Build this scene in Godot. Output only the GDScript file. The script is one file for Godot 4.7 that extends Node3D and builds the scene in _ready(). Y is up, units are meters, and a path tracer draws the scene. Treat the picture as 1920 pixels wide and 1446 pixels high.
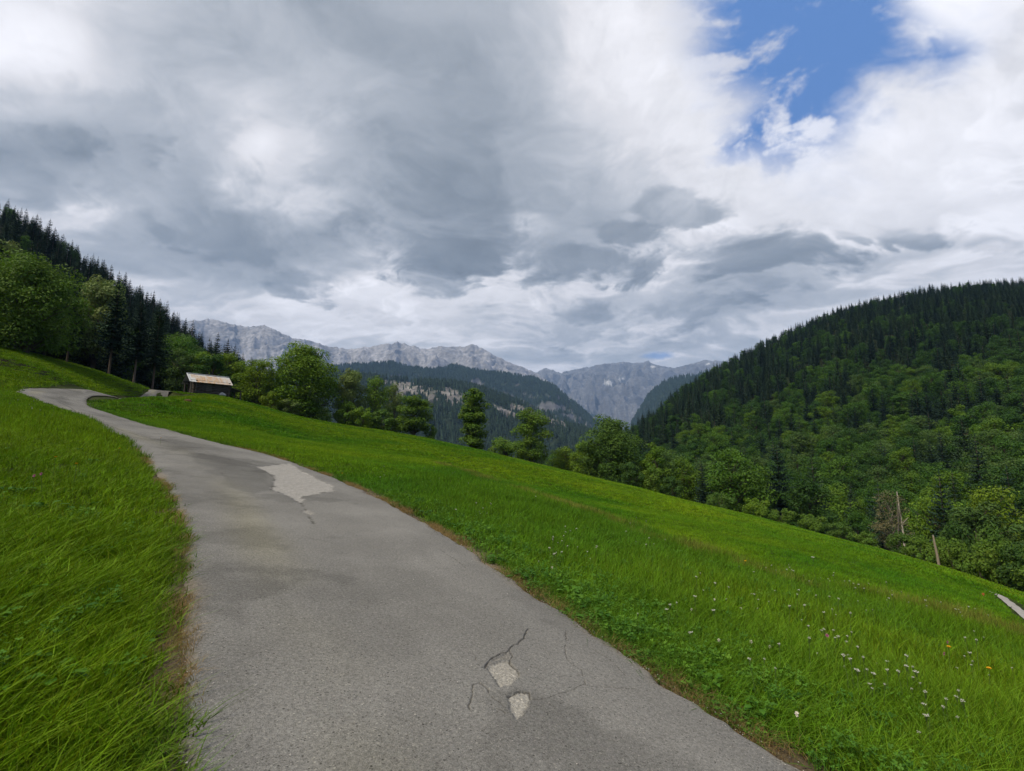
extends Node3D
# An alpine lane climbing round a meadow, forested hills either side, limestone ranges beyond.
# World: x right, y up, camera looks along -z. "f" below means distance forward (-z).

const FPX := 880.0                 # focal length in photo pixels
const PITCH := 0.13963             # 8 degrees up
const EYE := 1.6

var rng := RandomNumberGenerator.new()
var used := {}
var noise_a := FastNoiseLite.new()   # smooth, fbm
var noise_b := FastNoiseLite.new()   # ridged
var noise_c := FastNoiseLite.new()   # two octaves
var noise_d := FastNoiseLite.new()   # rough fbm for cloud edges
var lut_rc := PackedFloat32Array()
var lut_yc := PackedFloat32Array()
var lut_r2 := PackedFloat32Array()
var lut_y2 := PackedFloat32Array()
var lut_r3 := PackedFloat32Array()
var lut_y3 := PackedFloat32Array()
const LUTN := 2048
var M := {}
var road_l := PackedVector2Array()   # road edges in (x, f), same count
var road_r := PackedVector2Array()
var road_s := PackedFloat32Array()
var track_l := PackedVector2Array()

# ---------------------------------------------------------------- helpers
func lin(r: float, g: float, b: float) -> Color:
	return Color(r, g, b).linear_to_srgb()

func numbered(called: String) -> String:
	if not used.has(called):
		used[called] = 0
		return called
	used[called] += 1
	return "%s_%03d" % [called, used[called]]

func tag(o: Node3D, label: String, category: String, group := "", kind := "") -> void:
	if label: o.set_meta("label", label)
	if category: o.set_meta("category", category)
	if group: o.set_meta("group", group)
	if kind: o.set_meta("kind", kind)

func inst(called: String, mesh: Mesh, mat: Material, parent: Node3D = null) -> MeshInstance3D:
	var o := MeshInstance3D.new()
	o.mesh = mesh
	if mat: o.material_override = mat
	if parent:
		o.name = called
		parent.add_child(o, true)
	else:
		o.name = numbered(called)
		add_child(o)
	return o

func thing(called: String, at: Vector3, turn := 0.0) -> Node3D:
	var o := Node3D.new()
	o.name = numbered(called)
	add_child(o)
	o.position = at
	o.rotation.y = turn
	return o

func mat(c: Color, rough := 0.8, vc := false) -> StandardMaterial3D:
	var m := StandardMaterial3D.new()
	m.albedo_color = c
	m.roughness = rough
	m.vertex_color_use_as_albedo = vc
	m.cull_mode = BaseMaterial3D.CULL_DISABLED
	m.metallic_specular = 0.22
	return m

func ray(px: float, py: float) -> Vector3:      # (x, y, f)
	var u := (px - 960.0) / FPX
	var v := (723.0 - py) / FPX
	return Vector3(u, v * cos(PITCH) + sin(PITCH), cos(PITCH) - v * sin(PITCH))

func az_of(px: float, py: float) -> float:
	var d := ray(px, py)
	return atan2(d.x, d.z)

func tan_of(px: float, py: float) -> float:
	var d := ray(px, py)
	return d.y / Vector2(d.x, d.z).length()

func sstep(a: float, b: float, x: float) -> float:
	var t := clampf((x - a) / (b - a), 0.0, 1.0)
	return t * t * (3.0 - 2.0 * t)

class MB:
	var v := PackedVector3Array()
	var c := PackedColorArray()
	var n := PackedVector3Array()
	var idx := PackedInt32Array()
	func quad(a: Vector3, b: Vector3, d: Vector3, e: Vector3, col: Color) -> void:
		var k := v.size()
		v.append_array([a, b, d, e])
		c.append_array([col, col, col, col])
		idx.append_array([k, k + 1, k + 2, k, k + 2, k + 3])
	func tri(a: Vector3, b: Vector3, d: Vector3, col: Color) -> void:
		var k := v.size()
		v.append_array([a, b, d])
		c.append_array([col, col, col])
		idx.append_array([k, k + 1, k + 2])
	func tube(pts: Array, rad: Array, sides: int, col: Color) -> void:
		var k := v.size()
		var m := pts.size()
		for i in m:
			var dir: Vector3 = (pts[mini(i + 1, m - 1)] - pts[maxi(i - 1, 0)]).normalized()
			var s := dir.cross(Vector3(0.31, 0.2, 0.93)).normalized()
			var t := dir.cross(s)
			for j in sides:
				var an := TAU * j / sides
				v.append(pts[i] + (s * cos(an) + t * sin(an)) * rad[i])
				c.append(col)
		for i in m - 1:
			for j in sides:
				var a := k + i * sides + j
				var b := k + i * sides + (j + 1) % sides
				idx.append_array([a, b, b + sides, a, b + sides, a + sides])
		var top := v.size()
		v.append(pts[m - 1])
		c.append(col)
		for j in sides:
			idx.append_array([k + (m - 1) * sides + j, k + (m - 1) * sides + (j + 1) % sides, top])
	func box(lo: Vector3, hi: Vector3, col: Color, t := Transform3D()) -> void:
		var p := []
		for i in 8:
			p.append(t * Vector3(hi.x if i & 1 else lo.x, hi.y if i & 2 else lo.y, hi.z if i & 4 else lo.z))
		for f in [[0, 2, 3, 1], [5, 7, 6, 4], [4, 6, 2, 0], [1, 3, 7, 5], [2, 6, 7, 3], [4, 0, 1, 5]]:
			quad(p[f[0]], p[f[1]], p[f[2]], p[f[3]], col)
	func mesh(into: ArrayMesh = null) -> ArrayMesh:
		var a := []
		a.resize(Mesh.ARRAY_MAX)
		a[Mesh.ARRAY_VERTEX] = v
		a[Mesh.ARRAY_COLOR] = c
		if n.size() == v.size(): a[Mesh.ARRAY_NORMAL] = n
		a[Mesh.ARRAY_INDEX] = idx
		var m := into if into else ArrayMesh.new()
		m.add_surface_from_arrays(Mesh.PRIMITIVE_TRIANGLES, a)
		return m

# rows x cols grid of points; row 0 nearest, columns left to right; normals from neighbours
func grid_mesh(p: PackedVector3Array, col: PackedColorArray, cols: int, rows: int, into: ArrayMesh = null) -> ArrayMesh:
	var nn := PackedVector3Array()
	nn.resize(p.size())
	var idx := PackedInt32Array()
	idx.resize((rows - 1) * (cols - 1) * 6)
	var k := 0
	for j in rows:
		for i in cols:
			var a := p[j * cols + maxi(i - 1, 0)]
			var b := p[j * cols + mini(i + 1, cols - 1)]
			var d := p[maxi(j - 1, 0) * cols + i]
			var e := p[mini(j + 1, rows - 1) * cols + i]
			var q := (b - a).cross(e - d).normalized()
			nn[j * cols + i] = q if q.y >= 0 else -q
			if i < cols - 1 and j < rows - 1:
				var o := j * cols + i
				idx[k] = o; idx[k + 1] = o + cols; idx[k + 2] = o + cols + 1
				idx[k + 3] = o; idx[k + 4] = o + cols + 1; idx[k + 5] = o + 1
				k += 6
	var arr := []
	arr.resize(Mesh.ARRAY_MAX)
	arr[Mesh.ARRAY_VERTEX] = p
	arr[Mesh.ARRAY_NORMAL] = nn
	arr[Mesh.ARRAY_COLOR] = col
	arr[Mesh.ARRAY_INDEX] = idx
	var m := into if into else ArrayMesh.new()
	m.add_surface_from_arrays(Mesh.PRIMITIVE_TRIANGLES, arr)
	return m

# ---------------------------------------------------------------- terrain
# photo column, meadow crest row, crest distance, foot of next slope (distance, height), ridge distance, row of the tree tops on the ridge
const LAND := [
	[-600, 545, 80, 110, 24, 380, 130], [0, 650, 82, 110, 18, 340, 372], [150, 690, 88, 115, 15.5, 320, 468], [270, 729, 86, 110, 12.5, 300, 540],
	[340, 736, 80, 104, 9.5, 285, 592], [420, 744, 80, 104, 8.5, 265, 640], [560, 782, 86, 115, 5.0, 235, 712], [640, 796, 88, 120, -3.0, 280, 800],
	[720, 808, 88, 130, -9.0, 400, 860], [820, 826, 88, 140, -13.0, 480, 870], [1000, 870, 86, 140, -15.0, 460, 850], [1120, 898, 83, 138, -17.0, 330, 812],
	[1200, 916, 80, 135, -19.0, 370, 776], [1300, 942, 78, 130, -20.0, 450, 704], [1400, 968, 76, 125, -21.0, 520, 652], [1500, 994, 75, 122, -21.0, 570, 606], [1600, 1020, 74, 120, -21.0, 620, 564],
	[1760, 1064, 66, 108, -20.0, 660, 526], [1920, 1116, 58, 98, -18.0, 680, 508], [2400, 1260, 50, 90, -17.0, 700, 480]]

func build_lut() -> void:
	var rows := []
	for q in LAND:
		var az := az_of(q[0], q[1])
		var yc: float = EYE + tan_of(q[0], q[1]) * q[2]
		var y3: float = EYE + tan_of(q[0], q[6]) * q[5] - 17.0
		rows.append([az, float(q[2]), yc, float(q[3]), float(q[4]), float(q[5]), y3])
	rows.push_front([-1.7, 80.0, 17.0, 110.0, 26.0, 380.0, 160.0])
	rows.push_front([-PI, 80.0, 2.0, 110.0, 2.0, 380.0, 20.0])
	rows.append([1.7, 50.0, -11.0, 90.0, -17.0, 700.0, 190.0])
	rows.append([PI, 80.0, 2.0, 110.0, 2.0, 380.0, 20.0])
	var out := [lut_rc, lut_yc, lut_r2, lut_y2, lut_r3, lut_y3]
	for k in 6:
		var a := PackedFloat32Array()
		a.resize(LUTN + 1)
		for i in LUTN + 1:
			var az := -PI + TAU * i / LUTN
			var j := 0
			while j < rows.size() - 2 and rows[j + 1][0] < az: j += 1
			var p0 = rows[maxi(j - 1, 0)]
			var p1 = rows[j]
			var p2 = rows[j + 1]
			var p3 = rows[mini(j + 2, rows.size() - 1)]
			var t: float = clampf((az - p1[0]) / (p2[0] - p1[0]), 0, 1)
			var m1: float = (p2[k + 1] - p0[k + 1]) / maxf(p2[0] - p0[0], 0.01)
			var m2: float = (p3[k + 1] - p1[k + 1]) / maxf(p3[0] - p1[0], 0.01)
			var h: float = p2[0] - p1[0]
			var t2 := t * t
			var t3 := t2 * t
			a[i] = (2 * t3 - 3 * t2 + 1) * p1[k + 1] + (t3 - 2 * t2 + t) * h * m1 + (-2 * t3 + 3 * t2) * p2[k + 1] + (t3 - t2) * h * m2
		out[k] = a
	lut_rc = out[0]; lut_yc = out[1]; lut_r2 = out[2]; lut_y2 = out[3]; lut_r3 = out[4]; lut_y3 = out[5]

func look(a: PackedFloat32Array, az: float) -> float:
	var t := clampf((az + PI) / TAU, 0.0, 0.99999) * LUTN
	var i := int(t)
	return lerpf(a[i], a[i + 1], t - i)

func lane_dip(x: float, f: float) -> float:      # the lane sinks out of sight past the bend
	if x > -30.0 or x < -62.0 or f < 38.0 or f > 78.0: return 0.0
	var q := Geometry2D.get_closest_point_to_segment(Vector2(x, f), Vector2(-41.5, 49.5), Vector2(-49.5, 63.0))
	return 1.15 * exp(-q.distance_squared_to(Vector2(x, f)) / 16.0)

func land(x: float, f: float) -> float:           # the smooth lie of the land
	var r := sqrt(x * x + f * f)
	var az := atan2(x, f)
	var rc := look(lut_rc, az)
	var yc := look(lut_yc, az)
	var a := -sin(az) * (0.13 if az < 0 else 0.2)
	if r <= rc:
		return a * r + (yc - a * rc) * (r / rc) * (r / rc) - lane_dip(x, f)
	var m1 := a + 2.0 * (yc - a * rc) / rc
	var r2 := look(lut_r2, az)
	var y2 := look(lut_y2, az)
	var r3 := look(lut_r3, az)
	var y3 := look(lut_y3, az)
	var m2 := 0.5 * (y3 - y2) / (r3 - r2)
	if r < r2:
		return herm(rc, yc, m1, r2, y2, m2, r)
	if r < r3:
		return herm(r2, y2, m2, r3, y3, (y3 - y2) / (r3 - r2) * 0.5, r)
	return y3 - (r - r3) * 0.06 - 20.0 * sstep(0, 400, r - r3)

func herm(x0: float, y0: float, m0: float, x1: float, y1: float, m1: float, x: float) -> float:
	var h := x1 - x0
	var t := (x - x0) / h
	var t2 := t * t
	var t3 := t2 * t
	return (2 * t3 - 3 * t2 + 1) * y0 + (t3 - 2 * t2 + t) * h * m0 + (-2 * t3 + 3 * t2) * y1 + (t3 - t2) * h * m1

const TERRACE := [Vector2(-4.3, 33), Vector2(-1.0, 25), Vector2(2.8, 18.3), Vector2(5.6, 13.9), Vector2(11.7, 11.6), Vector2(24, 9.0), Vector2(45, 4)]
func beyond_terrace(x: float, f: float) -> float:   # metres past the old terrace edge, negative on this side
	var best := 1e9
	var side := 1.0
	for i in TERRACE.size() - 1:
		var a: Vector2 = TERRACE[i]
		var b: Vector2 = TERRACE[i + 1]
		var p := Vector2(x, f)
		var t := clampf((p - a).dot(b - a) / (b - a).length_squared(), 0, 1)
		var d := p.distance_to(a.lerp(b, t))
		if d < best:
			best = d
			side = signf((b - a).cross(p - a))
	return best * side

var near_seg := PackedInt32Array()
func index_road() -> void:                        # nearest centre-line segment for every square metre
	near_seg.resize(130 * 120)
	for ix in 130:
		for iz in 120:
			var p := Vector2(ix - 89.5, iz - 19.5)
			var best := 1e9
			for i in road_l.size():
				var d := p.distance_squared_to((road_l[i] + road_r[i]) * 0.5)
				if d < best:
					best = d
					near_seg[ix * 120 + iz] = i

func road_at(x: float, f: float) -> Vector2:      # (signed distance outside the nearest edge, -1 left / +1 right)
	var ix := int(floorf(x + 90.0))
	var iz := int(floorf(f + 20.0))
	var res := Vector2(1e9, 1.0 if x > -f else -1.0)
	if ix < 0 or iz < 0 or ix >= 130 or iz >= 120: return res
	var best := 1e9
	var p := Vector2(x, f)
	var c := near_seg[ix * 120 + iz]
	for i in range(maxi(0, c - 3), mini(road_l.size() - 1, c + 4)):
		var a := (road_l[i] + road_r[i]) * 0.5
		var b := (road_l[i + 1] + road_r[i + 1]) * 0.5
		var t := clampf((p - a).dot(b - a) / (b - a).length_squared(), 0, 1)
		var d := p.distance_to(a.lerp(b, t))
		if d < best:
			best = d
			var hw := lerpf(road_l[i].distance_to(road_r[i]), road_l[i + 1].distance_to(road_r[i + 1]), t) * 0.5
			res = Vector2(d - hw, signf((p - a).cross(b - a)))
	return res

func ground(x: float, f: float) -> float:         # what one stands on beside the road
	var y := land(x, f)
	var r := sqrt(x * x + f * f)
	if r < 130.0:
		var rd := road_at(x, f)
		var off := sstep(0.0, 2.0, rd.x)
		var und := noise_a.get_noise_2d(x * 9.0, f * 9.0) * 0.10 + noise_a.get_noise_2d(x * 2.2 + 50, f * 2.2) * 0.35
		und *= off * sstep(110, 80, r)
		if x > -9 and f > 3 and r < 60:
			var bt := beyond_terrace(x, f) + noise_a.get_noise_2d(x * 6.0, f * 6.0 + 90) * 1.2
			y -= 0.75 * sstep(-0.4, 1.5, bt) * (1.0 - sstep(4, 30, bt)) * off * sstep(-9, -4, x)
		if rd.y > 0 and rd.x < 6.0 and f > 30.0 and f < 56.0:
			y += 0.62 * exp(-pow((rd.x - 2.3) / 1.8, 2.0)) * sstep(31.0, 36.5, f) * sstep(55.0, 49.0, f) * sstep(0.2, 2.2, rd.x)
		if rd.y < 0:
			y += 0.16 * sstep(0.05, 1.3, rd.x) * (1.0 - sstep(6, 14, rd.x))
			# raised bank above the bend
			var e := Vector2(x + 40.5, f - 36.5)
			y += 0.9 * sstep(-1.2, 1.2, e.dot(Vector2(-0.75, 0.1)) + noise_a.get_noise_2d(x * 14, f * 14)) * exp(-e.length_squared() / 30.0)
		y += und
		if rd.x < 0.0:
			y -= 0.10 * sstep(0.0, -0.25, rd.x) + 0.012
		else:
			y -= 0.012 * (1.0 - sstep(0.0, 0.3, rd.x))
	else:
		y += noise_a.get_noise_2d(x * 0.5, f * 0.5) * 6.0 * sstep(120, 260, r)
	return y

func gp(px: float, py: float) -> Vector2:         # photo pixel -> (x, f) on the land
	var d := ray(px, py)
	var t := 1.0
	var last := 0.5
	while t < 160.0:
		if EYE + d.y * t < land(d.x * t, d.z * t):
			break
		last = t
		t *= 1.03
	for i in 24:
		var m := (last + t) * 0.5
		if EYE + d.y * m < land(d.x * m, d.z * m): t = m
		else: last = m
	return Vector2(d.x * t, d.z * t)

func gps(a: Array) -> PackedVector2Array:
	var o := PackedVector2Array()
	for i in range(0, a.size(), 2): o.append(gp(a[i], a[i + 1]))
	return o

func catmull(a: PackedVector2Array, per: int) -> PackedVector2Array:
	var o := PackedVector2Array()
	for i in a.size() - 1:
		for k in per:
			o.append(a[i].cubic_interpolate(a[i + 1], a[maxi(i - 1, 0)], a[mini(i + 2, a.size() - 1)], float(k) / per))
	o.append(a[a.size() - 1])
	return o

func lay_road() -> void:
	var L := PackedVector2Array([Vector2(3.6, -6.5), Vector2(1.5, -2.4), Vector2(-0.35, 0.5)])
	var R := PackedVector2Array([Vector2(6.6, -5.0), Vector2(4.6, -0.9), Vector2(2.75, 1.9)])
	L.append_array(gps([320, 1446, 333, 1250, 343, 1060, 335, 985, 305, 903, 250, 842, 200, 809, 150, 781, 62, 750]))
	R.append_array(gps([1330, 1330, 1115, 1188, 925, 1064, 825, 998, 655, 909, 510, 855, 400, 829, 285, 799, 195, 772]))
	L.append_array([Vector2(-29.5, 27.7), Vector2(-34.5, 35.0), Vector2(-38.8, 42.5), Vector2(-43.4, 50.0), Vector2(-48.0, 58.0), Vector2(-52.0, 66.0), Vector2(-57.0, 78.0)])
	R.append_array([Vector2(-26.2, 28.9), Vector2(-31.1, 34.2), Vector2(-35.2, 39.6), Vector2(-39.9, 48.6), Vector2(-44.4, 56.6), Vector2(-48.2, 65.0), Vector2(-53.0, 77.0)])
	road_l = catmull(L, 6)
	road_r = catmull(R, 6)
	var s := 0.0
	road_s.append(0.0)
	for i in road_l.size() - 1:
		s += ((road_l[i] + road_r[i]) * 0.5).distance_to((road_l[i + 1] + road_r[i + 1]) * 0.5)
		road_s.append(s)

# ---------------------------------------------------------------- sky
const SKY_ROWS := [
	[222, 208, 182, 172, 168, 165, 172, 180, 186, 202, 208, 205, 200, 205, 215, 232, 222],
	[224, 214, 188, 178, 172, 162, 156, 164, 182, 206, 216, 210, 205, 205, 210, 222, 218],
	[192, 192, 184, 182, 180, 168, 156, 158, 174, 202, 217, 214, 208, 205, 205, 210, 210],
	[152, 150, 164, 178, 190, 184, 158, 150, 160, 184, 210, 218, 216, 218, 218, 216, 212],
	[182, 186, 186, 172, 178, 186, 156, 149, 154, 174, 198, 204, 218, 222, 218, 214, 212],
	[188, 184, 178, 166, 160, 168, 166, 154, 166, 180, 186, 202, 206, 206, 202, 204, 210],
	[190, 188, 186, 188, 190, 198, 206, 196, 204, 184, 198, 184, 182, 190, 196, 196, 192],
	[195, 192, 190, 190, 198, 208, 206, 196, 190, 180, 182, 182, 182, 186, 190, 190, 190],
	[195, 195, 195, 195, 198, 200, 200, 198, 198, 200, 205, 202, 198, 195, 195, 195, 195]]
# cx, cy, rx, ry, grey, strength, tilt
const DARK := [
	[120, 250, 190, 62, 138, 0.75, 0.12], [60, 335, 170, 40, 150, 0.5, 0.1], [410, 420, 190, 42, 142, 0.6, 0.15], [585, 505, 70, 28, 150, 0.8, 0.1],
	[820, 455, 120, 52, 138, 0.85, 0.1], [760, 330, 240, 90, 146, 0.45, 0.5], [1060, 490, 110, 36, 142, 0.85, 0.15], [1160, 440, 70, 26, 145, 0.8, 0.2],
	[1265, 392, 75, 36, 158, 0.75, 0.1], [1205, 512, 52, 26, 143, 0.85, -0.2], [1400, 505, 165, 48, 142, 0.9, -0.05], [1690, 462, 85, 24, 152, 0.9, -0.05],
	[1575, 468, 42, 11, 160, 0.8, 0.0], [1250, 590, 190, 40, 152, 0.7, 0.0], [1420, 560, 120, 34, 150, 0.6, 0.0], [1850, 470, 110, 26, 176, 0.7, -0.1],
	[1060, 585, 120, 30, 158, 0.6, 0.1], [700, 580, 60, 16, 178, 0.6, 0.1], [900, 600, 90, 22, 172, 0.5, 0.1]]
const BRIGHT := [
	[530, 275, 62, 40, 218, 0.8, 0.2], [470, 345, 55, 22, 206, 0.6, 0.3], [560, 555, 60, 22, 222, 0.7, 0.3], [720, 512, 70, 22, 218, 0.6, 0.3], [1790, 40, 120, 70, 236, 0.9, 0.6],
	[1860, 425, 100, 30, 228, 0.85, -0.25], [60, 55, 90, 50, 236, 0.6, 0.2], [980, 420, 60, 26, 214, 0.5, 0.1], [1330, 440, 50, 18, 222, 0.6, -0.3], [650, 590, 70, 20, 216, 0.5, 0.0]]
var BLUE := PackedVector2Array([Vector2(1330, -60), Vector2(1325, 90), Vector2(1375, 145), Vector2(1450, 180), Vector2(1425, 235), Vector2(1400, 290), Vector2(1470, 300), Vector2(1560, 268),
	Vector2(1680, 190), Vector2(1810, 125), Vector2(1735, 95), Vector2(1690, 40), Vector2(1680, -60)])

func sky_at(d: Vector3) -> Color:
	var up := maxf(d.y, 0.0)
	var q := Vector2(d.x, -d.z) / (up + 0.22)
	var w1 := noise_a.get_noise_2d(q.x * 55, q.y * 55)
	var w2 := noise_a.get_noise_2d(q.x * 55 + 300, q.y * 55 + 70)
	var big := noise_a.get_noise_2d(q.x * 22 + 900, q.y * 22)
	var f1 := noise_d.get_noise_2d(q.x * 120 + w1 * 45, q.y * 150 + w2 * 45)
	var f2 := noise_d.get_noise_2d(q.x * 380 + f1 * 60 + 50, q.y * 420 + w2 * 60)
	var clump := noise_d.get_noise_2d(q.x * 62 + 210 + w2 * 26, q.y * 88 + w1 * 26)
	var fine := f1 * 0.9 + f2 * 0.55
	var L := 190.0 + 75.0 * big
	var blue := sstep(0.22, 0.42, noise_a.get_noise_2d(q.x * 14 + 77, q.y * 14 + 400) + 0.25 * fine + 0.1 * w1)
	var cz := -d.z * cos(PITCH) + d.y * sin(PITCH)
	var dark_near := 0.0
	if cz > 0.12:
		var px := 960.0 + FPX * d.x / cz
		var py := 723.0 - FPX * (d.y * cos(PITCH) + d.z * sin(PITCH)) / cz
		var out := maxf(maxf(-px, px - 1920.0), -py)
		var m := 1.0 - sstep(0.0, 420.0, out)
		if m > 0.0:
			var wx := px + w1 * 80.0 + fine * 22.0
			var wy := py + w2 * 65.0 + fine * 18.0
			var gx := clampf(wx / 120.0, 0.0, 15.999)
			var gy := clampf(wy / 90.0, 0.0, 7.999)
			var ix := int(gx)
			var iy := int(gy)
			var tx := sstep(0, 1, gx - ix)
			var ty := sstep(0, 1, gy - iy)
			var Lf: float = lerpf(lerpf(SKY_ROWS[iy][ix], SKY_ROWS[iy][ix + 1], tx), lerpf(SKY_ROWS[iy + 1][ix], SKY_ROWS[iy + 1][ix + 1], tx), ty)
			for set in 2:
				for b in (BRIGHT if set == 0 else DARK):
					var ex: float = wx - b[0]
					var ey: float = wy - b[1]
					if absf(ex) > b[2] * 2.0 or absf(ey) > b[2] * 2.0: continue
					var c := cos(b[6])
					var s := sin(b[6])
					var dd: float = Vector2((ex * c + ey * s) / b[2], (ey * c - ex * s) / b[3]).length()
					var edge := 0.30 if set == 1 else 0.5
					var cov: float = sstep(0.85 + edge, 0.85 - edge, dd + f1 * 1.15 + f2 * 0.5 + clump * 0.9 + w2 * 0.3) * b[5] * (0.85 if set == 1 else 1.0)
					Lf = lerpf(Lf, b[4] + (ey / b[3]) * -5.0, cov)
			var bf := 0.0
			if px > 1180 and py < 420:
				var p := Vector2(px + w1 * 45 + fine * 50, py + w2 * 40 + fine * 42)
				var best := 1e9
				for i in BLUE.size():
					var a := BLUE[i]
					var e := BLUE[(i + 1) % BLUE.size()]
					var t := clampf((p - a).dot(e - a) / (e - a).length_squared(), 0, 1)
					best = minf(best, p.distance_to(a.lerp(e, t)))
				if not Geometry2D.is_point_in_polygon(p, BLUE): best = -best
				var wisp := noise_d.get_noise_2d(q.x * 110 + 40 + w2 * 40, q.y * 190 + w1 * 40)
				bf = sstep(-62.0, 56.0, best + wisp * 120.0 + f2 * 60.0 + 34.0)
				bf *= 1.0 - 0.8 * sstep(0.0, 0.40, wisp + 0.4 * f2 + 0.10 - best * 0.0024)
			var e2 := Vector2((px - 1240) / 34.0, (py - 668) / 9.0).length() + fine * 0.8
			bf = maxf(bf, 0.75 * sstep(1.2, 0.4, e2))
			L = lerpf(L, Lf, m)
			blue = lerpf(blue, bf, m)
	var tt := clump * 0.9 + (182.0 - L) / 70.0 * 0.30
	var cov := sstep(-0.12, 0.17, tt + f2 * 0.10)
	var low := sstep(0.62, 0.30, up)
	L += lerpf(13.0, -11.0, cov) * (0.6 + 0.6 * low) + 13.0 * exp(-pow((tt + 0.12) / 0.07, 2.0)) * low + f1 * 19.0 + f2 * 16.0 + 7.0
	L = clampf(L, 122.0, 250.0) / 255.0
	var grey := clampf((0.86 - L) / 0.34, 0.0, 1.0)
	var cl := Color(L * lerpf(0.996, 0.94, grey), L * lerpf(0.992, 0.998, grey), L * lerpf(1.010, 1.060, grey)).srgb_to_linear()
	var bl := Color(0.345, 0.50, 0.735).lerp(Color(0.42, 0.575, 0.79), sstep(0.5, 0.15, up)).srgb_to_linear()
	return cl.lerp(bl, blue)

func make_sky() -> Sky:
	var W := 4096
	var Hh := 2048
	var cw := 768
	var ch := 384
	var buf := PackedFloat32Array()
	buf.resize(cw * ch * 3)
	for j in ch:
		var el := (0.5 - (j + 0.5) / ch) * PI
		for i in cw:
			var az := wrapf((i + 0.5) / cw * TAU, -PI, PI)
			var c: Color
			if el < -0.03: c = Color(0.30, 0.33, 0.36)
			else: c = sky_at(Vector3(sin(az) * cos(el), sin(el), -cos(az) * cos(el)))
			var k := (j * cw + i) * 3
			buf[k] = c.r; buf[k + 1] = c.g; buf[k + 2] = c.b
	var im := Image.create_from_data(cw, ch, false, Image.FORMAT_RGBF, buf.to_byte_array())
	im.resize(W, Hh, Image.INTERPOLATE_CUBIC)
	var pw := int(112.0 / 360.0 * W)
	var y0 := int((0.5 - 52.0 / 180.0) * Hh)
	var y1 := int((0.5 - 3.0 / 180.0) * Hh)
	var ph := y1 - y0
	buf = PackedFloat32Array()
	buf.resize(pw * ph * 3)
	for j in ph:
		var el := (0.5 - (y0 + j + 0.5) / Hh) * PI
		for i in pw:
			var az := (i + 0.5 - pw / 2) / W * TAU
			var c := sky_at(Vector3(sin(az) * cos(el), sin(el), -cos(az) * cos(el)))
			var k := (j * pw + i) * 3
			buf[k] = c.r; buf[k + 1] = c.g; buf[k + 2] = c.b
	var part := Image.create_from_data(pw, ph, false, Image.FORMAT_RGBF, buf.to_byte_array())
	im.blit_rect(part, Rect2i(pw / 2, 0, pw - pw / 2, ph), Vector2i(0, y0))
	im.blit_rect(part, Rect2i(0, 0, pw / 2, ph), Vector2i(W - pw / 2, y0))
	var pm := PanoramaSkyMaterial.new()
	pm.panorama = ImageTexture.create_from_image(im)
	var sky := Sky.new()
	sky.sky_material = pm
	return sky

# ---------------------------------------------------------------- materials
func speckle(size: int, freq: float, lo: float, hi: float, seed_: int, octaves := 4) -> NoiseTexture2D:
	var n := FastNoiseLite.new()
	n.seed = seed_
	n.noise_type = FastNoiseLite.TYPE_SIMPLEX
	n.frequency = freq
	n.fractal_octaves = octaves
	n.fractal_gain = 0.6
	var t := NoiseTexture2D.new()
	t.width = size
	t.height = size
	t.seamless = true
	t.noise = n
	t.normalize = true
	var g := Gradient.new()
	g.set_color(0, Color(lo, lo, lo))
	g.set_color(1, Color(hi, hi, hi))
	t.color_ramp = g
	return t

func aggregate_image() -> Image:                 # worn asphalt: binder with pale stone chips
	var n := 1024
	var im := Image.create(n, n, false, Image.FORMAT_RGB8)
	var r := RandomNumberGenerator.new()
	r.seed = 11
	var fn := FastNoiseLite.new()
	fn.seed = 5
	fn.frequency = 0.09
	for y in n:
		for x in n:
			var v := 0.74 + 0.12 * fn.get_noise_2d(x, y) + 0.30 * (r.randf() - 0.5)
			im.set_pixel(x, y, Color(v, v * 0.995, v * 0.98))
	for k in 42000:
		var x := r.randi() % n
		var y := r.randi() % n
		var s := 1 if r.randf() < 0.7 else (2 if r.randf() < 0.8 else 3)
		var v := r.randf_range(0.32, 0.58) if r.randf() < 0.5 else r.randf_range(0.84, 1.0)
		im.fill_rect(Rect2i(x, y, s, maxi(1, s - r.randi() % 2)), Color(v, v * 0.99, v * 0.96))
	return im

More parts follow.
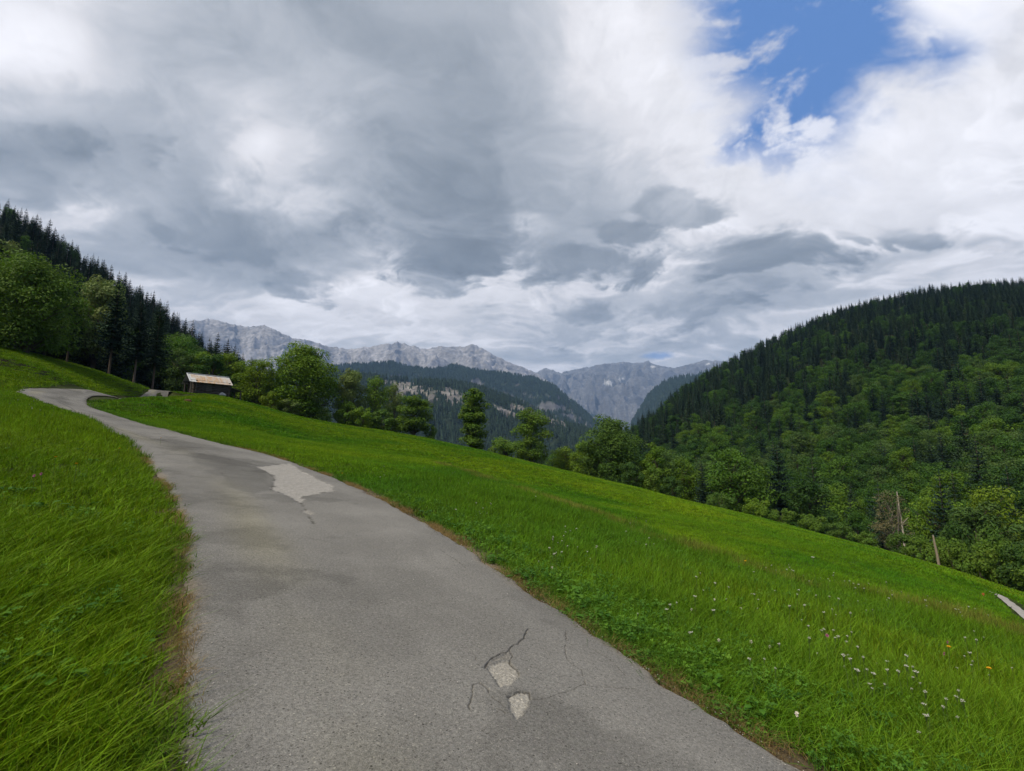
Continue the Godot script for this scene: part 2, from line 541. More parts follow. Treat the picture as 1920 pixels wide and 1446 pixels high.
func make_materials() -> void:
	var rd := mat(Color.WHITE, 0.9, true)
	var im := aggregate_image()
	rd.albedo_texture = ImageTexture.create_from_image(im)
	rd.uv1_triplanar = true
	rd.uv1_world_triplanar = true
	rd.uv1_scale = Vector3(0.30, 0.30, 0.30)
	rd.heightmap_enabled = true
	rd.heightmap_texture = rd.albedo_texture
	rd.heightmap_scale = 0.35
	M.road = rd
	var gr := mat(Color.WHITE, 0.95, true)
	gr.albedo_texture = speckle(512, 0.03, 0.6, 1.0, 3, 5)
	gr.uv1_triplanar = true
	gr.uv1_world_triplanar = true
	gr.uv1_scale = Vector3(0.9, 0.9, 0.9)
	M.ground = gr
	var fo := mat(Color.WHITE, 1.0, true)
	fo.albedo_texture = speckle(512, 0.02, 0.5, 1.0, 9, 5)
	fo.uv1_triplanar = true
	fo.uv1_world_triplanar = true
	fo.uv1_scale = Vector3(0.05, 0.05, 0.05)
	M.forest_floor = fo
	var rk := mat(Color.WHITE, 1.0, true)
	rk.albedo_texture = speckle(1024, 0.012, 0.55, 1.0, 21, 6)
	rk.uv1_triplanar = true
	rk.uv1_world_triplanar = true
	rk.uv1_scale = Vector3(0.0011, 0.0016, 0.0011)
	M.rock = rk
	var gs := mat(Color.WHITE, 0.55, true)
	gs.backlight_enabled = true
	gs.backlight = lin(0.45, 0.45, 0.3)
	M.grass = gs
	M.petal = mat(Color.WHITE, 0.7, true)
	var lf := mat(Color.WHITE, 0.55, true)
	lf.backlight_enabled = true
	lf.backlight = lin(0.55, 0.6, 0.4)
	M.forest_leaf = lf
	var dry := lf.duplicate()
	dry.albedo_color = lin(0.17, 0.16, 0.085)
	M.leaf_dry = dry
	M.bark = mat(Color.WHITE, 0.95, true)
	M.needle = mat(Color.WHITE, 0.8, true)
	var k := 0
	for c in [[0.135, 0.230, 0.022], [0.110, 0.195, 0.026], [0.150, 0.230, 0.020], [0.085, 0.160, 0.028], [0.165, 0.225, 0.070], [0.055, 0.115, 0.024]]:
		var m := lf.duplicate()
		m.albedo_color = lin(c[0], c[1], c[2])
		M["leaf%d" % k] = m
		k += 1
	k = 0
	for c in LEAF_TONES:
		var m := lf.duplicate()
		m.albedo_color = lin(c[0], c[1], c[2])
		M["wild%d" % k] = m
		k += 1
	k = 0
	for c in NEEDLE_TONES:
		var m := mat(lin(c[0], c[1], c[2]), 0.8, true)
		M["needle%d" % k] = m
		k += 1

# ---------------------------------------------------------------- trees
# opts: h, r (crown radius), base (crown start as share of h), shape 0 round 1 columnar 2 shrub, leaves, size, thin (0 dense .. 1 sparse)
func leafy(seed_: int, o: Dictionary) -> Array:
	var g := RandomNumberGenerator.new()
	g.seed = seed_
	var h: float = o.h
	var R: float = o.r
	var base: float = o.base * h
	var wood := MB.new()
	var crown := MB.new()
	var bark := Color(0.10, 0.085, 0.065) if not o.has("bark") else (o.bark as Color)
	var lean := Vector3(g.randf_range(-0.04, 0.04), 1, g.randf_range(-0.04, 0.04))
	var stems: int = o.get("stems", 1)
	for s in stems:
		var off := Vector3(g.randf_range(-1, 1), 0, g.randf_range(-1, 1)) * (0.0 if stems == 1 else R * 0.3)
		var tr: float = h * 0.021 * (1.0 if stems == 1 else 0.6)
		var spread := Vector3(off.x, 0, off.z) * 0.8
		wood.tube([off - Vector3(0, 0.9, 0), off + Vector3(0, 0.5, 0), off + lean * h * 0.35 + spread * 0.4, off + lean * h * 0.68 + spread, off + lean * h * 0.9 + spread], [tr * 1.5, tr * 1.1, tr * 0.85, tr * 0.5, tr * 0.15], 7, bark)
	var lobes := []
	var nl: int = o.lobes
	var cy := (base + h) * 0.5
	var hh := (h - base) * 0.5
	for i in nl:
		var t := (i + 0.5) / nl
		var y := 1.0 - 2.0 * t
		var an := i * 2.39996 + g.randf_range(-0.5, 0.5)
		var rad := sqrt(maxf(0.0, 1.0 - y * y))
		if o.shape == 1: rad = 0.85 * pow(maxf(0.0, 1.0 - pow(absf(y), 3.2)), 0.5)
		elif o.shape == 0: rad = pow(maxf(0.0, 1.0 - pow(absf(y + 0.12) / 1.12, 2.2)), 0.55)
		var q := g.randf_range(0.52, 0.86) if g.randf() < 0.8 else g.randf_range(0.1, 0.5)
		if o.shape == 1: q = g.randf_range(0.15, 0.75)
		var p := Vector3(cos(an) * rad * R * q, cy + y * hh * 0.86 + g.randf_range(-0.06, 0.06) * h, sin(an) * rad * R * q)
		var lr := R * g.randf_range(0.20, 0.46) * (0.8 if o.shape == 1 else 1.0)
		p += Vector3(g.randfn(), g.randfn() * 0.7, g.randfn()) * R * o.get("ragged", 0.07)
		lobes.append([p, lr])
		var a0 := Vector3(0, clampf(p.y - R * 0.55, base * 0.7, h * 0.8), 0)
		wood.tube([a0, a0.lerp(p, 0.55) + Vector3(0, lr * 0.15, 0), p], [h * 0.0075, h * 0.005, h * 0.0015], 4, bark)
	var total := 0.0
	for l in lobes: total += l[1] * l[1]
	for l in lobes:
		var n := int(o.leaves * l[1] * l[1] / total)
		var tone := g.randf_range(0.82, 1.16)
		var warm := g.randf_range(-0.12, 0.16)
		for k in n:
			var d := Vector3(g.randfn(), g.randfn() * 0.8 + 0.28, g.randfn()).normalized()
			var rr: float = l[1] * (pow(g.randf(), 0.22) * 1.04)
			if g.randf() < 0.06: rr *= 1.25
			var p: Vector3 = l[0] + Vector3(d.x * rr, d.y * rr * 0.76, d.z * rr)
			if p.y < base * 0.6: p.y = base * 0.6 + g.randf() * 0.3
			var nn := (d * 0.7 + Vector3(0, 0.55, 0) + Vector3(g.randfn(), g.randfn(), g.randfn()) * 0.42).normalized()
			var a := nn.cross(Vector3(g.randf() - 0.5, g.randf() - 0.5, g.randf() - 0.5)).normalized()
			var b := nn.cross(a)
			var s: float = o.size * (0.45 + 1.25 * g.randf() * g.randf() + 0.25 * g.randf())
			var v := tone * g.randf_range(0.72, 1.28)
			var col := Color(v * (1.0 + warm + g.randf_range(-0.1, 0.1)), v, v * g.randf_range(0.7, 1.2))
			crown.quad(p - a * s * 0.62, p + b * s * 0.33 - a * s * 0.05 - nn * s * 0.06, p + a * s * 0.58, p - b * s * 0.36 + a * s * 0.04 - nn * s * 0.06, col)
	return [wood.mesh(), crown.mesh()]

func conifer(seed_: int, h: float, R: float, whorls: int, arms: int, bare: float, detail: int) -> Array:
	var g := RandomNumberGenerator.new()
	g.seed = seed_
	var wood := MB.new()
	var crown := MB.new()
	wood.tube([Vector3(0, -1.0, 0), Vector3(0, h * 0.25, 0), Vector3(g.randf_range(-0.1, 0.1), h * 0.7, 0), Vector3(0, h, 0)], [h * 0.0115, h * 0.009, h * 0.005, h * 0.001], 6, Color(0.13, 0.105, 0.085))
	for w in whorls:
		var t := float(w) / whorls
		var y := h * (bare + (1.0 - bare) * t) + g.randf_range(-0.01, 0.01) * h
		var len0 := R * pow(1.0 - t, 0.78) * (1.0 if t > 0.12 else 0.65 + t * 2.9)
		var a0 := g.randf() * TAU
		for k in arms:
			if g.randf() < 0.08: continue
			var an := a0 + TAU * k / arms + g.randf_range(-0.3, 0.3)
			var ln := (len0 + 0.12) * g.randf_range(0.7, 1.2)
			var out := Vector3(cos(an), 0, sin(an))
			var sd := Vector3(-sin(an), 0, cos(an))
			var rise := lerpf(-0.28, 0.30, t) + g.randf_range(-0.12, 0.08)
			var p0 := Vector3(0, y, 0)
			var tone := g.randf_range(0.7, 1.25)
			var col := Color(tone * g.randf_range(0.9, 1.15), tone, tone * g.randf_range(0.8, 1.15))
			var tip := p0 + out * ln + Vector3(0, ln * rise, 0)
			for s in detail:
				var u0 := float(s) / detail
				var u1 := float(s + 1) / detail
				var q0 := p0.lerp(tip, u0) + Vector3(0, -ln * 0.18 * sin(PI * u0), 0)
				var q1 := p0.lerp(tip, u1) + Vector3(0, -ln * 0.18 * sin(PI * u1), 0)
				var wd := ln * 0.30 * (1.0 - u0 * 0.75) + 0.05
				var dr := Vector3(0, -wd * 0.55, 0)
				crown.tri(q0, q1, q0.lerp(q1, 0.8) + sd * wd * g.randf_range(0.7, 1.3) + dr, col)
				crown.tri(q0, q0.lerp(q1, 0.8) - sd * wd * g.randf_range(0.7, 1.3) + dr, q1, col)
				if detail > 2:
					crown.tri(q0.lerp(q1, 0.2), q1, q0.lerp(q1, 0.7) + Vector3(0, -wd * 1.1, 0) + out * wd * 0.3, col * 0.95)
	crown.tube([Vector3(0, h * 0.97, 0), Vector3(0, h * 1.03, 0)], [0.09, 0.01], 4, Color(1, 1, 1))
	return [wood.mesh(), crown.mesh()]

func joined(pair: Array, wood_tint: Color) -> ArrayMesh:    # for the mass of far trees: one mesh, leaf tint comes with each copy
	var m := ArrayMesh.new()
	m.add_surface_from_arrays(Mesh.PRIMITIVE_TRIANGLES, pair[1].surface_get_arrays(0))
	return m

var LEAFY := {}
var SPRUCE := []
func plant(called: String, pair: Array, leafmat: Material, at: Vector3, sc: Vector3, turn: float) -> Node3D:
	var t := thing(called, at, turn)
	t.scale = sc
	inst("trunk", pair[0], M.bark, t)
	inst("crown", pair[1], leafmat, t)
	return t

# a tree given by its photo column, distance, the row of its top and its crown width in pixels
func tree_px(called: String, label: String, kind: String, leafmat: String, px: float, r: float, top: float, width: float, group := "", cat := "tree", sink := 0.3) -> Node3D:
	var az := az_of(px, top + 60)
	var x := sin(az) * r
	var f := cos(az) * r
	var y := ground(x, f) - sink
	var topy := EYE + tan_of(px, top) * r
	var v: Dictionary = LEAFY[kind]
	var h := maxf(topy - y, 1.0)
	var wide := width / FPX * f * 1.0
	var sy: float = h / v.h
	var sx: float = wide / (2.0 * v.r * 0.98)
	var t := plant(called, v.pair, M[leafmat], Vector3(x, y, -f), Vector3(sx, sy, sx), rng.randf() * TAU)
	tag(t, label, cat, group)
	return t

# ---------------------------------------------------------------- far ranges
func range_line(line: Array, px: float) -> float:
	for i in line.size() - 1:
		if px <= line[i + 1][0]:
			var t: float = clampf((px - line[i][0]) / float(line[i + 1][0] - line[i][0]), 0, 1)
			return lerpf(line[i][1], line[i + 1][1], t)
	return line[line.size() - 1][1]

func make_range(called: String, line: Array, rr: float, rf: float, base: float, na: int, nr: int, o: Dictionary) -> void:
	var p := PackedVector3Array()
	var col := PackedColorArray()
	var p0: float = line[0][0]
	var p1: float = line[line.size() - 1][0]
	var back := int(nr * 0.14)
	var rows := nr + back
	var amp: float = o.amp
	var fr: float = o.freq
	for j in rows:
		for i in na:
			var px := lerpf(p0, p1, float(i) / (na - 1))
			var az := az_of(px, 700.0)
			var rl: float = rr * (1.0 + 0.05 * noise_c.get_noise_2d(px * 0.9, o.seed))
			var s := float(j) / (nr - 1)
			var x := 0.0
			var z := 0.0
			var r := 0.0
			var py: float = range_line(line, px)
			var ridge: float = EYE + tan_of(px, py) * rl - 0.8 * o.get("tree_h", 0.0)
			var jag: float = o.jag * (noise_d.get_noise_2d(px * o.jagf, o.seed * 31.0) * 1.3 + 0.5 * noise_a.get_noise_2d(px * o.jagf * 0.4, o.seed * 3.0) + 0.6 * absf(noise_c.get_noise_2d(px * o.jagf * 2.3, o.seed * 7.0)) - 0.2)
			var y := 0.0
			if s <= 1.0:
				r = lerpf(rf, rl, s)
				x = sin(az) * r
				z = cos(az) * r
				var wx := x + 0.25 / fr * noise_c.get_noise_2d(x * fr * 70.0, z * fr * 70.0 + o.seed)
				var hy: float = lerpf(base, ridge, pow(s, o.prof))
				var rg := 1.0 - 2.0 * absf(noise_a.get_noise_3d(wx * fr * 95.0 + o.seed * 13.0, hy * fr * 120.0, z * fr * 70.0))
				var rg2 := noise_b.get_noise_3d(wx * fr * 260.0, hy * fr * 330.0, z * fr * 150.0 + o.seed * 5.0)
				var sp: float = pow(s, o.prof)
				var wgt := 4.0 * s * (1.0 - s)
				y = lerpf(base, ridge, sp) + jag * sstep(0.80, 1.0, s) + amp * wgt * (rg - 0.45) + amp * 0.28 * rg2 * (wgt + 0.12)
			else:
				r = rl * (1.0 + (s - 1.0) * 1.2)
				x = sin(az) * r
				z = cos(az) * r
				y = ridge + jag - (s - 1.0) * (ridge - base) * 2.2 + amp * 0.2 * noise_b.get_noise_2d(x * fr * 300.0, z * fr * 150.0 + o.seed * 5.0) * minf(1.0, (s - 1.0) * 20)
			p.append(Vector3(x, y, -z))
			col.append(Color.WHITE)
	# colour by steepness, height and patches
	for j in rows:
		for i in na:
			var k := j * na + i
			var a := p[j * na + maxi(i - 1, 0)]
			var b := p[j * na + mini(i + 1, na - 1)]
			var d := p[maxi(j - 1, 0) * na + i]
			var e := p[mini(j + 1, rows - 1) * na + i]
			var nrm := (b - a).cross(e - d).normalized()
			var flat := absf(nrm.y)
			var q := p[k]
			var n1 := noise_a.get_noise_2d(q.x * fr * 160.0 + 40, q.z * fr * 90.0 + q.y * fr * 60.0)
			var n2 := noise_b.get_noise_3d(q.x * fr * 420.0, q.y * fr * 420.0, q.z * fr * 200.0)
			var rock: Color = o.rock
			rock = rock * (0.86 + 0.42 * n1 + 0.42 * n2)
			var c := rock
			var px := lerpf(p0, p1, float(i) / (na - 1))
			var wood := 0.0
			if o.has("treeline"):
				wood = sstep(-60.0, 60.0, o.treeline + 260.0 * n1 + 120.0 * n2 - q.y) * sstep(o.steep - 0.12, o.steep + 0.06, flat + 0.12 * n2)
			if o.has("cliffs"):
				wood = 1.0
				for cl in o.cliffs:
					var ry := project_row(q)
					var dd := Vector2((px - cl[0]) / cl[2], (ry - cl[1] - (px - cl[0]) * cl[4]) / cl[3]).length() + n1 * 0.9 + n2 * 0.5
					wood *= 1.0 - sstep(1.1, 0.7, dd)
			c = c.lerp(Color(0.038, 0.058, 0.034) * (0.9 + 0.5 * n2), wood)
			if o.has("snow"):
				for sn in o.snow:
					var dd := Vector2((px - sn[0]) / sn[2], (project_row(q) - sn[1]) / sn[3]).length() + n1 * 1.0
					c = c.lerp(Color(0.75, 0.77, 0.8), sstep(1.1, 0.8, dd))
			c.a = 1.0
			col[k] = c
	var mi := inst(called, grid_mesh(p, col, na, rows), M.rock)
	tag(mi, "", "", "", "structure")
	# trees standing on it
	if o.has("trees"):
		var spots := []
		var g := RandomNumberGenerator.new()
		g.seed = 77 + int(o.seed)
		for k in o.trees:
			var i := g.randf() * (na - 1.01)
			var j := sqrt(g.randf()) * (nr - 1.01)
			var i0 := int(i)
			var j0 := int(j)
			var k0 := j0 * na + i0
			var cc := col[k0]
			if cc.g > 0.085 and g.randf() > 0.04: continue
			var q := p[k0].lerp(p[k0 + 1], i - i0).lerp(p[k0 + na].lerp(p[k0 + na + 1], i - i0), j - j0)
			spots.append(q)
		for i in na * 2:                           # a fringe along the skyline
			var x := g.randf() * (na - 1.01)
			var k0 := (nr - 1) * na + int(x)
			if col[k0].g < 0.095: spots.append(p[k0].lerp(p[k0 + 1], x - int(x)))
		var mm := MultiMesh.new()
		mm.transform_format = MultiMesh.TRANSFORM_3D
		mm.use_colors = true
		mm.mesh = M.cone_tree
		mm.instance_count = spots.size()
		for k in spots.size():
			var s: float = g.randf_range(0.6, 1.25) * o.tree_h
			mm.set_instance_transform(k, Transform3D(Basis(Vector3.UP, g.randf() * TAU).scaled(Vector3(s * 0.9, s, s * 0.9)), spots[k] - Vector3(0, 1, 0)))
			var v := g.randf_range(0.65, 1.3)
			mm.set_instance_color(k, Color(0.028 * v, 0.050 * v, 0.030 * v))
		var mi2 := MultiMeshInstance3D.new()
		mi2.multimesh = mm
		mi2.material_override = M.needle
		mi2.name = numbered(called + "_forest")
		add_child(mi2)
		tag(mi2, o.forest_label, "forest", "", "stuff")

func project_row(q: Vector3) -> float:
	var y := q.y - EYE
	var f := -q.z
	var cz := f * cos(PITCH) + y * sin(PITCH)
	return 723.0 - FPX * (y * cos(PITCH) - f * sin(PITCH)) / cz

# ---------------------------------------------------------------- the scene
func _ready() -> void:
	rng.seed = 4242
	noise_a.seed = 7
	noise_a.frequency = 0.012
	noise_a.noise_type = FastNoiseLite.TYPE_SIMPLEX_SMOOTH
	noise_a.fractal_octaves = 5
	noise_b.seed = 19
	noise_b.frequency = 0.012
	noise_b.fractal_type = FastNoiseLite.FRACTAL_RIDGED
	noise_b.fractal_octaves = 5
	noise_c.seed = 3
	noise_c.frequency = 0.012
	noise_c.fractal_octaves = 2
	noise_d.seed = 57
	noise_d.frequency = 0.012
	noise_d.noise_type = FastNoiseLite.TYPE_SIMPLEX_SMOOTH
	noise_d.fractal_octaves = 7
	noise_d.fractal_gain = 0.62
	noise_d.fractal_lacunarity = 2.1

	# camera, sky, sun, exposure
	var cam := Camera3D.new()
	cam.name = "camera"
	add_child(cam)
	cam.position = Vector3(0, EYE, 0)
	cam.rotation.x = PITCH
	cam.fov = rad_to_deg(2.0 * atan(723.0 / FPX))
	cam.near = 0.05
	cam.far = 60000.0
	cam.current = true
	var env := Environment.new()
	env.background_mode = Environment.BG_SKY
	env.sky = make_sky()
	env.background_energy_multiplier = 0.445
	env.tonemap_mode = Environment.TONE_MAPPER_LINEAR
	env.tonemap_exposure = 2.75
	env.fog_enabled = true
	env.fog_density = 0.000075
	env.fog_light_color = lin(0.32, 0.55, 1.0)
	env.sdfgi_enabled = true
	env.ssao_enabled = true
	env.ssil_enabled = true
	var we := WorldEnvironment.new()
	we.name = "world_environment"
	we.environment = env
	add_child(we)
	var sun := DirectionalLight3D.new()
	sun.name = "sun"
	add_child(sun)
	sun.light_energy = 0.5
	sun.light_color = Color(1.0, 0.95, 0.86)
	sun.light_angular_distance = 12.0
	sun.shadow_enabled = true
	sun.look_at_from_position(Vector3(-0.46, 0.86, 0.38), Vector3.ZERO)
	print("sky done ", Time.get_ticks_msec())

	make_materials()
	build_lut()
	lay_road()
	index_road()
	build_ground()
	print("ground done ", Time.get_ticks_msec())
	build_road()
	print("road done ", Time.get_ticks_msec())
	build_ranges()
	print("ranges done ", Time.get_ticks_msec())
	build_tree_kinds()
	build_named_trees()
	build_forest()
	print("forest done ", Time.get_ticks_msec())
	build_barn()
	build_small_things()
	build_grass()
	build_flowers()
	print("all done ", Time.get_ticks_msec())

func build_ground() -> void:
	# the meadow, fine near the camera
	var na := 721
	var rows := 240
	var p := PackedVector3Array()
	var col := PackedColorArray()
	for j in rows:
		var r := 0.35 * pow(112.0 / 0.35, float(j) / (rows - 1))
		for i in na:
			var az := -PI + TAU * i / (na - 1)
			var x := sin(az) * r
			var f := cos(az) * r
			var y := ground(x, f)
			p.append(Vector3(x, y, -f))
			var n1 := noise_a.get_noise_2d(x * 3.0, f * 3.0)
			var n2 := noise_a.get_noise_2d(x * 20.0 + 7, f * 20.0)
			var c := Color(0.040, 0.062, 0.012).lerp(Color(0.075, 0.085, 0.022), clampf(0.45 + 0.9 * n1, 0, 1))
			c = c * (0.85 + 0.45 * n2)
			var rd := road_at(x, f)
			if rd.x < 0.5:
				c = c.lerp(Color(0.20, 0.155, 0.10) * (0.8 + 0.6 * n2), sstep(0.32 + 0.3 * n2, 0.05, rd.x) * (1.0 - sstep(14, 30, r)))
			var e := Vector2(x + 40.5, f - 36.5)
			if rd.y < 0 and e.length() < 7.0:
				c = c.lerp(Color(0.045, 0.034, 0.022), sstep(1.6, 0.4, absf(e.dot(Vector2(-0.75, 0.1)) + n1 * 3.0)) * sstep(6.5, 3.0, e.length()))  # shade on the bank, painted into the ground colour as dark brown
			c.a = 1.0
			col.append(c)
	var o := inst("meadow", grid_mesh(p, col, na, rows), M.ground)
	tag(o, "", "", "", "structure")
	# the hills around: forest floor
	p = PackedVector3Array()
	col = PackedColorArray()
	na = 361
	rows = 110
	for j in rows:
		var r := 96.0 * pow(1500.0 / 96.0, float(j) / (rows - 1))
		for i in na:
			var az := -PI + TAU * i / (na - 1)
			var x := sin(az) * r
			var f := cos(az) * r
			var y := ground(x, f) - (0.5 if r < 125 else 0.0)
			if r > 800: y = lerpf(y, -60.0, sstep(800, 1300, r))
			p.append(Vector3(x, y, -f))
			var v := 0.8 + 0.5 * noise_a.get_noise_2d(x, f)
			col.append(Color(0.030 * v, 0.040 * v, 0.014 * v))
	o = inst("forest_hillside", grid_mesh(p, col, na, rows), M.forest_floor)
	tag(o, "", "", "", "structure")
	# valley floor out to the horizon
	p = PackedVector3Array()
	col = PackedColorArray()
	na = 121
	rows = 30
	for j in rows:
		var r := 1150.0 * pow(26000.0 / 1150.0, float(j) / (rows - 1))
		for i in na:
			var az := -PI + TAU * i / (na - 1)
			p.append(Vector3(sin(az) * r, -64.0, -cos(az) * r))
			col.append(Color(0.03, 0.048, 0.02))
	o = inst("valley_ground", grid_mesh(p, col, na, rows), M.forest_floor)
	tag(o, "", "", "", "structure")

# ---------------------------------------------------------------- road
var pot := []       # [polygon, depth, colour]
var cracks := []    # [polyline, half width, depth]
func poly_edge(p: Vector2, poly: PackedVector2Array) -> float:   # distance inside, negative outside
	var best := 1e9
	for i in poly.size():
		var a := poly[i]
		var b := poly[(i + 1) % poly.size()]
		var t := clampf((p - a).dot(b - a) / maxf((b - a).length_squared(), 1e-9), 0, 1)
		best = minf(best, p.distance_squared_to(a.lerp(b, t)))
	best = sqrt(best)
	return best if Geometry2D.is_point_in_polygon(p, poly) else -best

func bounds(a: PackedVector2Array, m: float) -> Rect2:
	var r := Rect2(a[0], Vector2.ZERO)
	for q in a: r = r.expand(q)
	return r.grow(m)

func build_road() -> void:
	for d in [
		[[913, 1254, 922, 1247, 939, 1242, 951, 1242, 962, 1253, 973, 1270, 965, 1279, 953, 1288, 937, 1291, 930, 1278], 0.012, Color(0.50, 0.485, 0.45)],
		[[951, 1311, 962, 1304, 978, 1301, 990, 1304, 993, 1315, 988, 1327, 979, 1342, 968, 1352, 962, 1344, 958, 1327], 0.012, Color(0.52, 0.505, 0.47)],
		[[483, 877, 510, 874, 543, 871, 561, 882, 591, 897, 620, 911, 627, 921, 583, 929, 565, 933, 569, 946, 558, 942, 543, 931, 509, 919, 514, 899, 505, 890], 0.014, Color(0.50, 0.49, 0.475)],
		[[563, 960, 574, 957, 584, 962, 582, 966, 569, 963], 0.018, Color(0.44, 0.43, 0.41)],
		[[930, 1236, 952, 1225, 957, 1234, 955, 1241, 938, 1240, 922, 1245, 915, 1250, 920, 1241], 0.008, Color(0.30, 0.29, 0.275)]]:
		var a := gps(d[0])
		pot.append([a, d[1], d[2], bounds(a, 0.12)])
	for d in [
		[[908, 1256, 917, 1242, 934, 1233, 954, 1222, 965, 1213, 982, 1199, 991, 1182], 0.011, 0.020], [[954, 1222, 959, 1234, 956, 1247, 968, 1259, 973, 1271], 0.010, 0.016],
		[[882, 1336, 879, 1321, 887, 1304, 887, 1287, 897, 1284, 910, 1290, 916, 1301], 0.009, 0.014], [[928, 1331, 939, 1335, 947, 1342], 0.007, 0.012],
		[[1061, 1187, 1062, 1207, 1059, 1222, 1064, 1240, 1089, 1259, 1098, 1287], 0.006, 0.011], [[996, 1316, 1027, 1313, 1061, 1302, 1095, 1288, 1132, 1291, 1193, 1296], 0.006, 0.010],
		[[1110, 1220, 1144, 1240, 1173, 1271], 0.006, 0.010], [[890, 1234, 897, 1250, 908, 1257], 0.005, 0.009], [[916, 1301, 928, 1318, 945, 1330], 0.005, 0.008],
		[[951, 1311, 962, 1304, 978, 1301, 990, 1304, 994, 1315], 0.008, 0.014], [[913, 1254, 930, 1278, 945, 1300, 951, 1311], 0.005, 0.008],
		[[820, 1030, 850, 1050, 875, 1068], 0.006, 0.009], [[800, 985, 822, 1005, 850, 1020], 0.006, 0.009],
		[[412, 858, 437, 866, 470, 875, 484, 877, 505, 890, 514, 899, 509, 919, 543, 931, 565, 946, 575, 962, 588, 985], 0.012, 0.016],
		[[627, 921, 583, 929, 565, 933], 0.010, 0.013], [[252, 844, 328, 846, 383, 849, 456, 850], 0.022, 0.02],
		[[15, 742, 67, 745, 117, 749, 133, 751], 0.04, 0.02], [[107, 753, 127, 762, 138, 769, 148, 778, 167, 785, 200, 797, 225, 807, 280, 822, 330, 832], 0.035, 0.02],
		[[138, 769, 120, 775, 95, 772], 0.03, 0.02], [[415, 888, 432, 905, 440, 910], 0.008, 0.012], [[300, 905, 330, 903], 0.005, 0.01]]:
		var a := gps(d[0])
		# make the line wander
		var w := PackedVector2Array()
		for i in a.size() - 1:
			var m := maxi(2, int(a[i].distance_to(a[i + 1]) / 0.05))
			m = mini(m, 30)
			for k in m:
				var q := a[i].lerp(a[i + 1], float(k) / m)
				w.append(q + Vector2(noise_c.get_noise_2d(q.x * 900, q.y * 900), noise_c.get_noise_2d(q.x * 900 + 99, q.y * 900)) * 0.018)
		w.append(a[a.size() - 1])
		cracks.append([w, d[1], d[2], bounds(w, 0.08)])
	var dark := gps([350, 848, 430, 860, 483, 877, 505, 890, 514, 899, 509, 919, 470, 921, 440, 915, 415, 895, 380, 868])
	var dark_b := bounds(dark, 0.4)
	var m := ArrayMesh.new()
	var ends := [[0.0, 7.3, 0.16, 40], [7.3, 8.9, 0.02, 200], [8.9, 11.6, 0.0065, 460], [11.6, 15.5, 0.02, 200], [15.5, 26.0, 0.05, 90], [26.0, 52.0, 0.075, 64], [52.0, road_s[road_s.size() - 1] - 0.01, 0.3, 24]]
	for e in ends:
		var rows := int((e[1] - e[0]) / e[2]) + 1
		var cols: int = e[3]
		var p := PackedVector3Array()
		var col := PackedColorArray()
		for j in rows:
			var s: float = lerpf(e[0], e[1], float(j) / (rows - 1))
			var k := 0
			while k < road_s.size() - 2 and road_s[k + 1] < s: k += 1
			var t := clampf((s - road_s[k]) / (road_s[k + 1] - road_s[k]), 0, 1)
			var l := road_l[k].lerp(road_l[k + 1], t)
			var r := road_r[k].lerp(road_r[k + 1], t)
			var ac := (r - l).normalized()
			l += ac * (0.035 * noise_a.get_noise_1d(s * 60.0) + 0.03 * noise_c.get_noise_1d(s * 260.0))
			r += ac * (0.13 * noise_a.get_noise_1d(s * 45.0 + 500) + 0.06 * noise_c.get_noise_1d(s * 240.0 + 90))
			for i in cols:
				var u := float(i) / (cols - 1)
				var q := l.lerp(r, u)
				var y := land(q.x, q.y) + 0.02
				var rim := minf(u, 1.0 - u) * l.distance_to(r)
				y += 0.004 * noise_a.get_noise_2d(q.x * 120, q.y * 120) + 0.02 * noise_a.get_noise_2d(q.x * 12, q.y * 12) - 0.05 * (1.0 - sstep(0, 0.10, rim))
				var n1 := noise_a.get_noise_2d(q.x * 9, q.y * 9)
				var n2 := noise_a.get_noise_2d(q.x * 45 + 30, q.y * 45)
				var n3 := noise_a.get_noise_2d(s * 5.0, u * 260.0)
				var v := 0.300 + 0.05 * n1 + 0.05 * n2 + 0.04 * n3
				var c := Color(v, v * 0.995, v * 0.972)
				# greenish-yellow film along the left wheel track
				c = c.lerp(Color(v * 1.06, v * 1.03, v * 0.84), sstep(0.14, 0.0, absf(u - 0.24 + 0.05 * n1)) * clampf(0.45 + 1.4 * n1, 0, 0.8))
				# wheel-worn tracks, drips and faint patches
				var n4 := noise_d.get_noise_2d(q.x * 26 + 80, q.y * 26)
				c = c * (1.0 + 0.07 * (sstep(0.13, 0.0, absf(u - 0.27)) + sstep(0.13, 0.0, absf(u - 0.74))) * clampf(0.5 + 1.5 * n1, 0, 1) - 0.22 * sstep(0.10, 0.34, n4) + 0.10 * sstep(0.12, 0.4, -n4))
				# darker, smoother old repair down the middle further on
				if s > 22.0:
					c = c * lerpf(1.0, 0.74, sstep(0.36, 0.12, absf(u - 0.46 + 0.12 * n1)) * sstep(-0.25, 0.25, noise_a.get_noise_2d(s * 11.0, u * 90.0)) * sstep(22, 25, s))
				if dark_b.has_point(q):
					c = c * lerpf(1.0, 0.76, sstep(-0.14, 0.10, poly_edge(q, dark) + n2 * 0.45))
				for d in pot:
					if (d[3] as Rect2).has_point(q):
						var w: float = poly_edge(q, d[0]) + n2 * 0.035 + (0.20 * noise_d.get_noise_2d(q.x * 110, q.y * 110) if q.y > 8.0 else 0.02 * noise_d.get_noise_2d(q.x * 900, q.y * 900))
						var ins := sstep(-0.006, 0.014, w)
						y -= d[1] * ins - 0.006 * ins * noise_c.get_noise_2d(q.x * 2500, q.y * 2500)
						c = c.lerp((d[2] as Color) * (1.0 + 0.25 * noise_c.get_noise_2d(q.x * 1800, q.y * 1800)), sstep(0.0, 0.02, w))
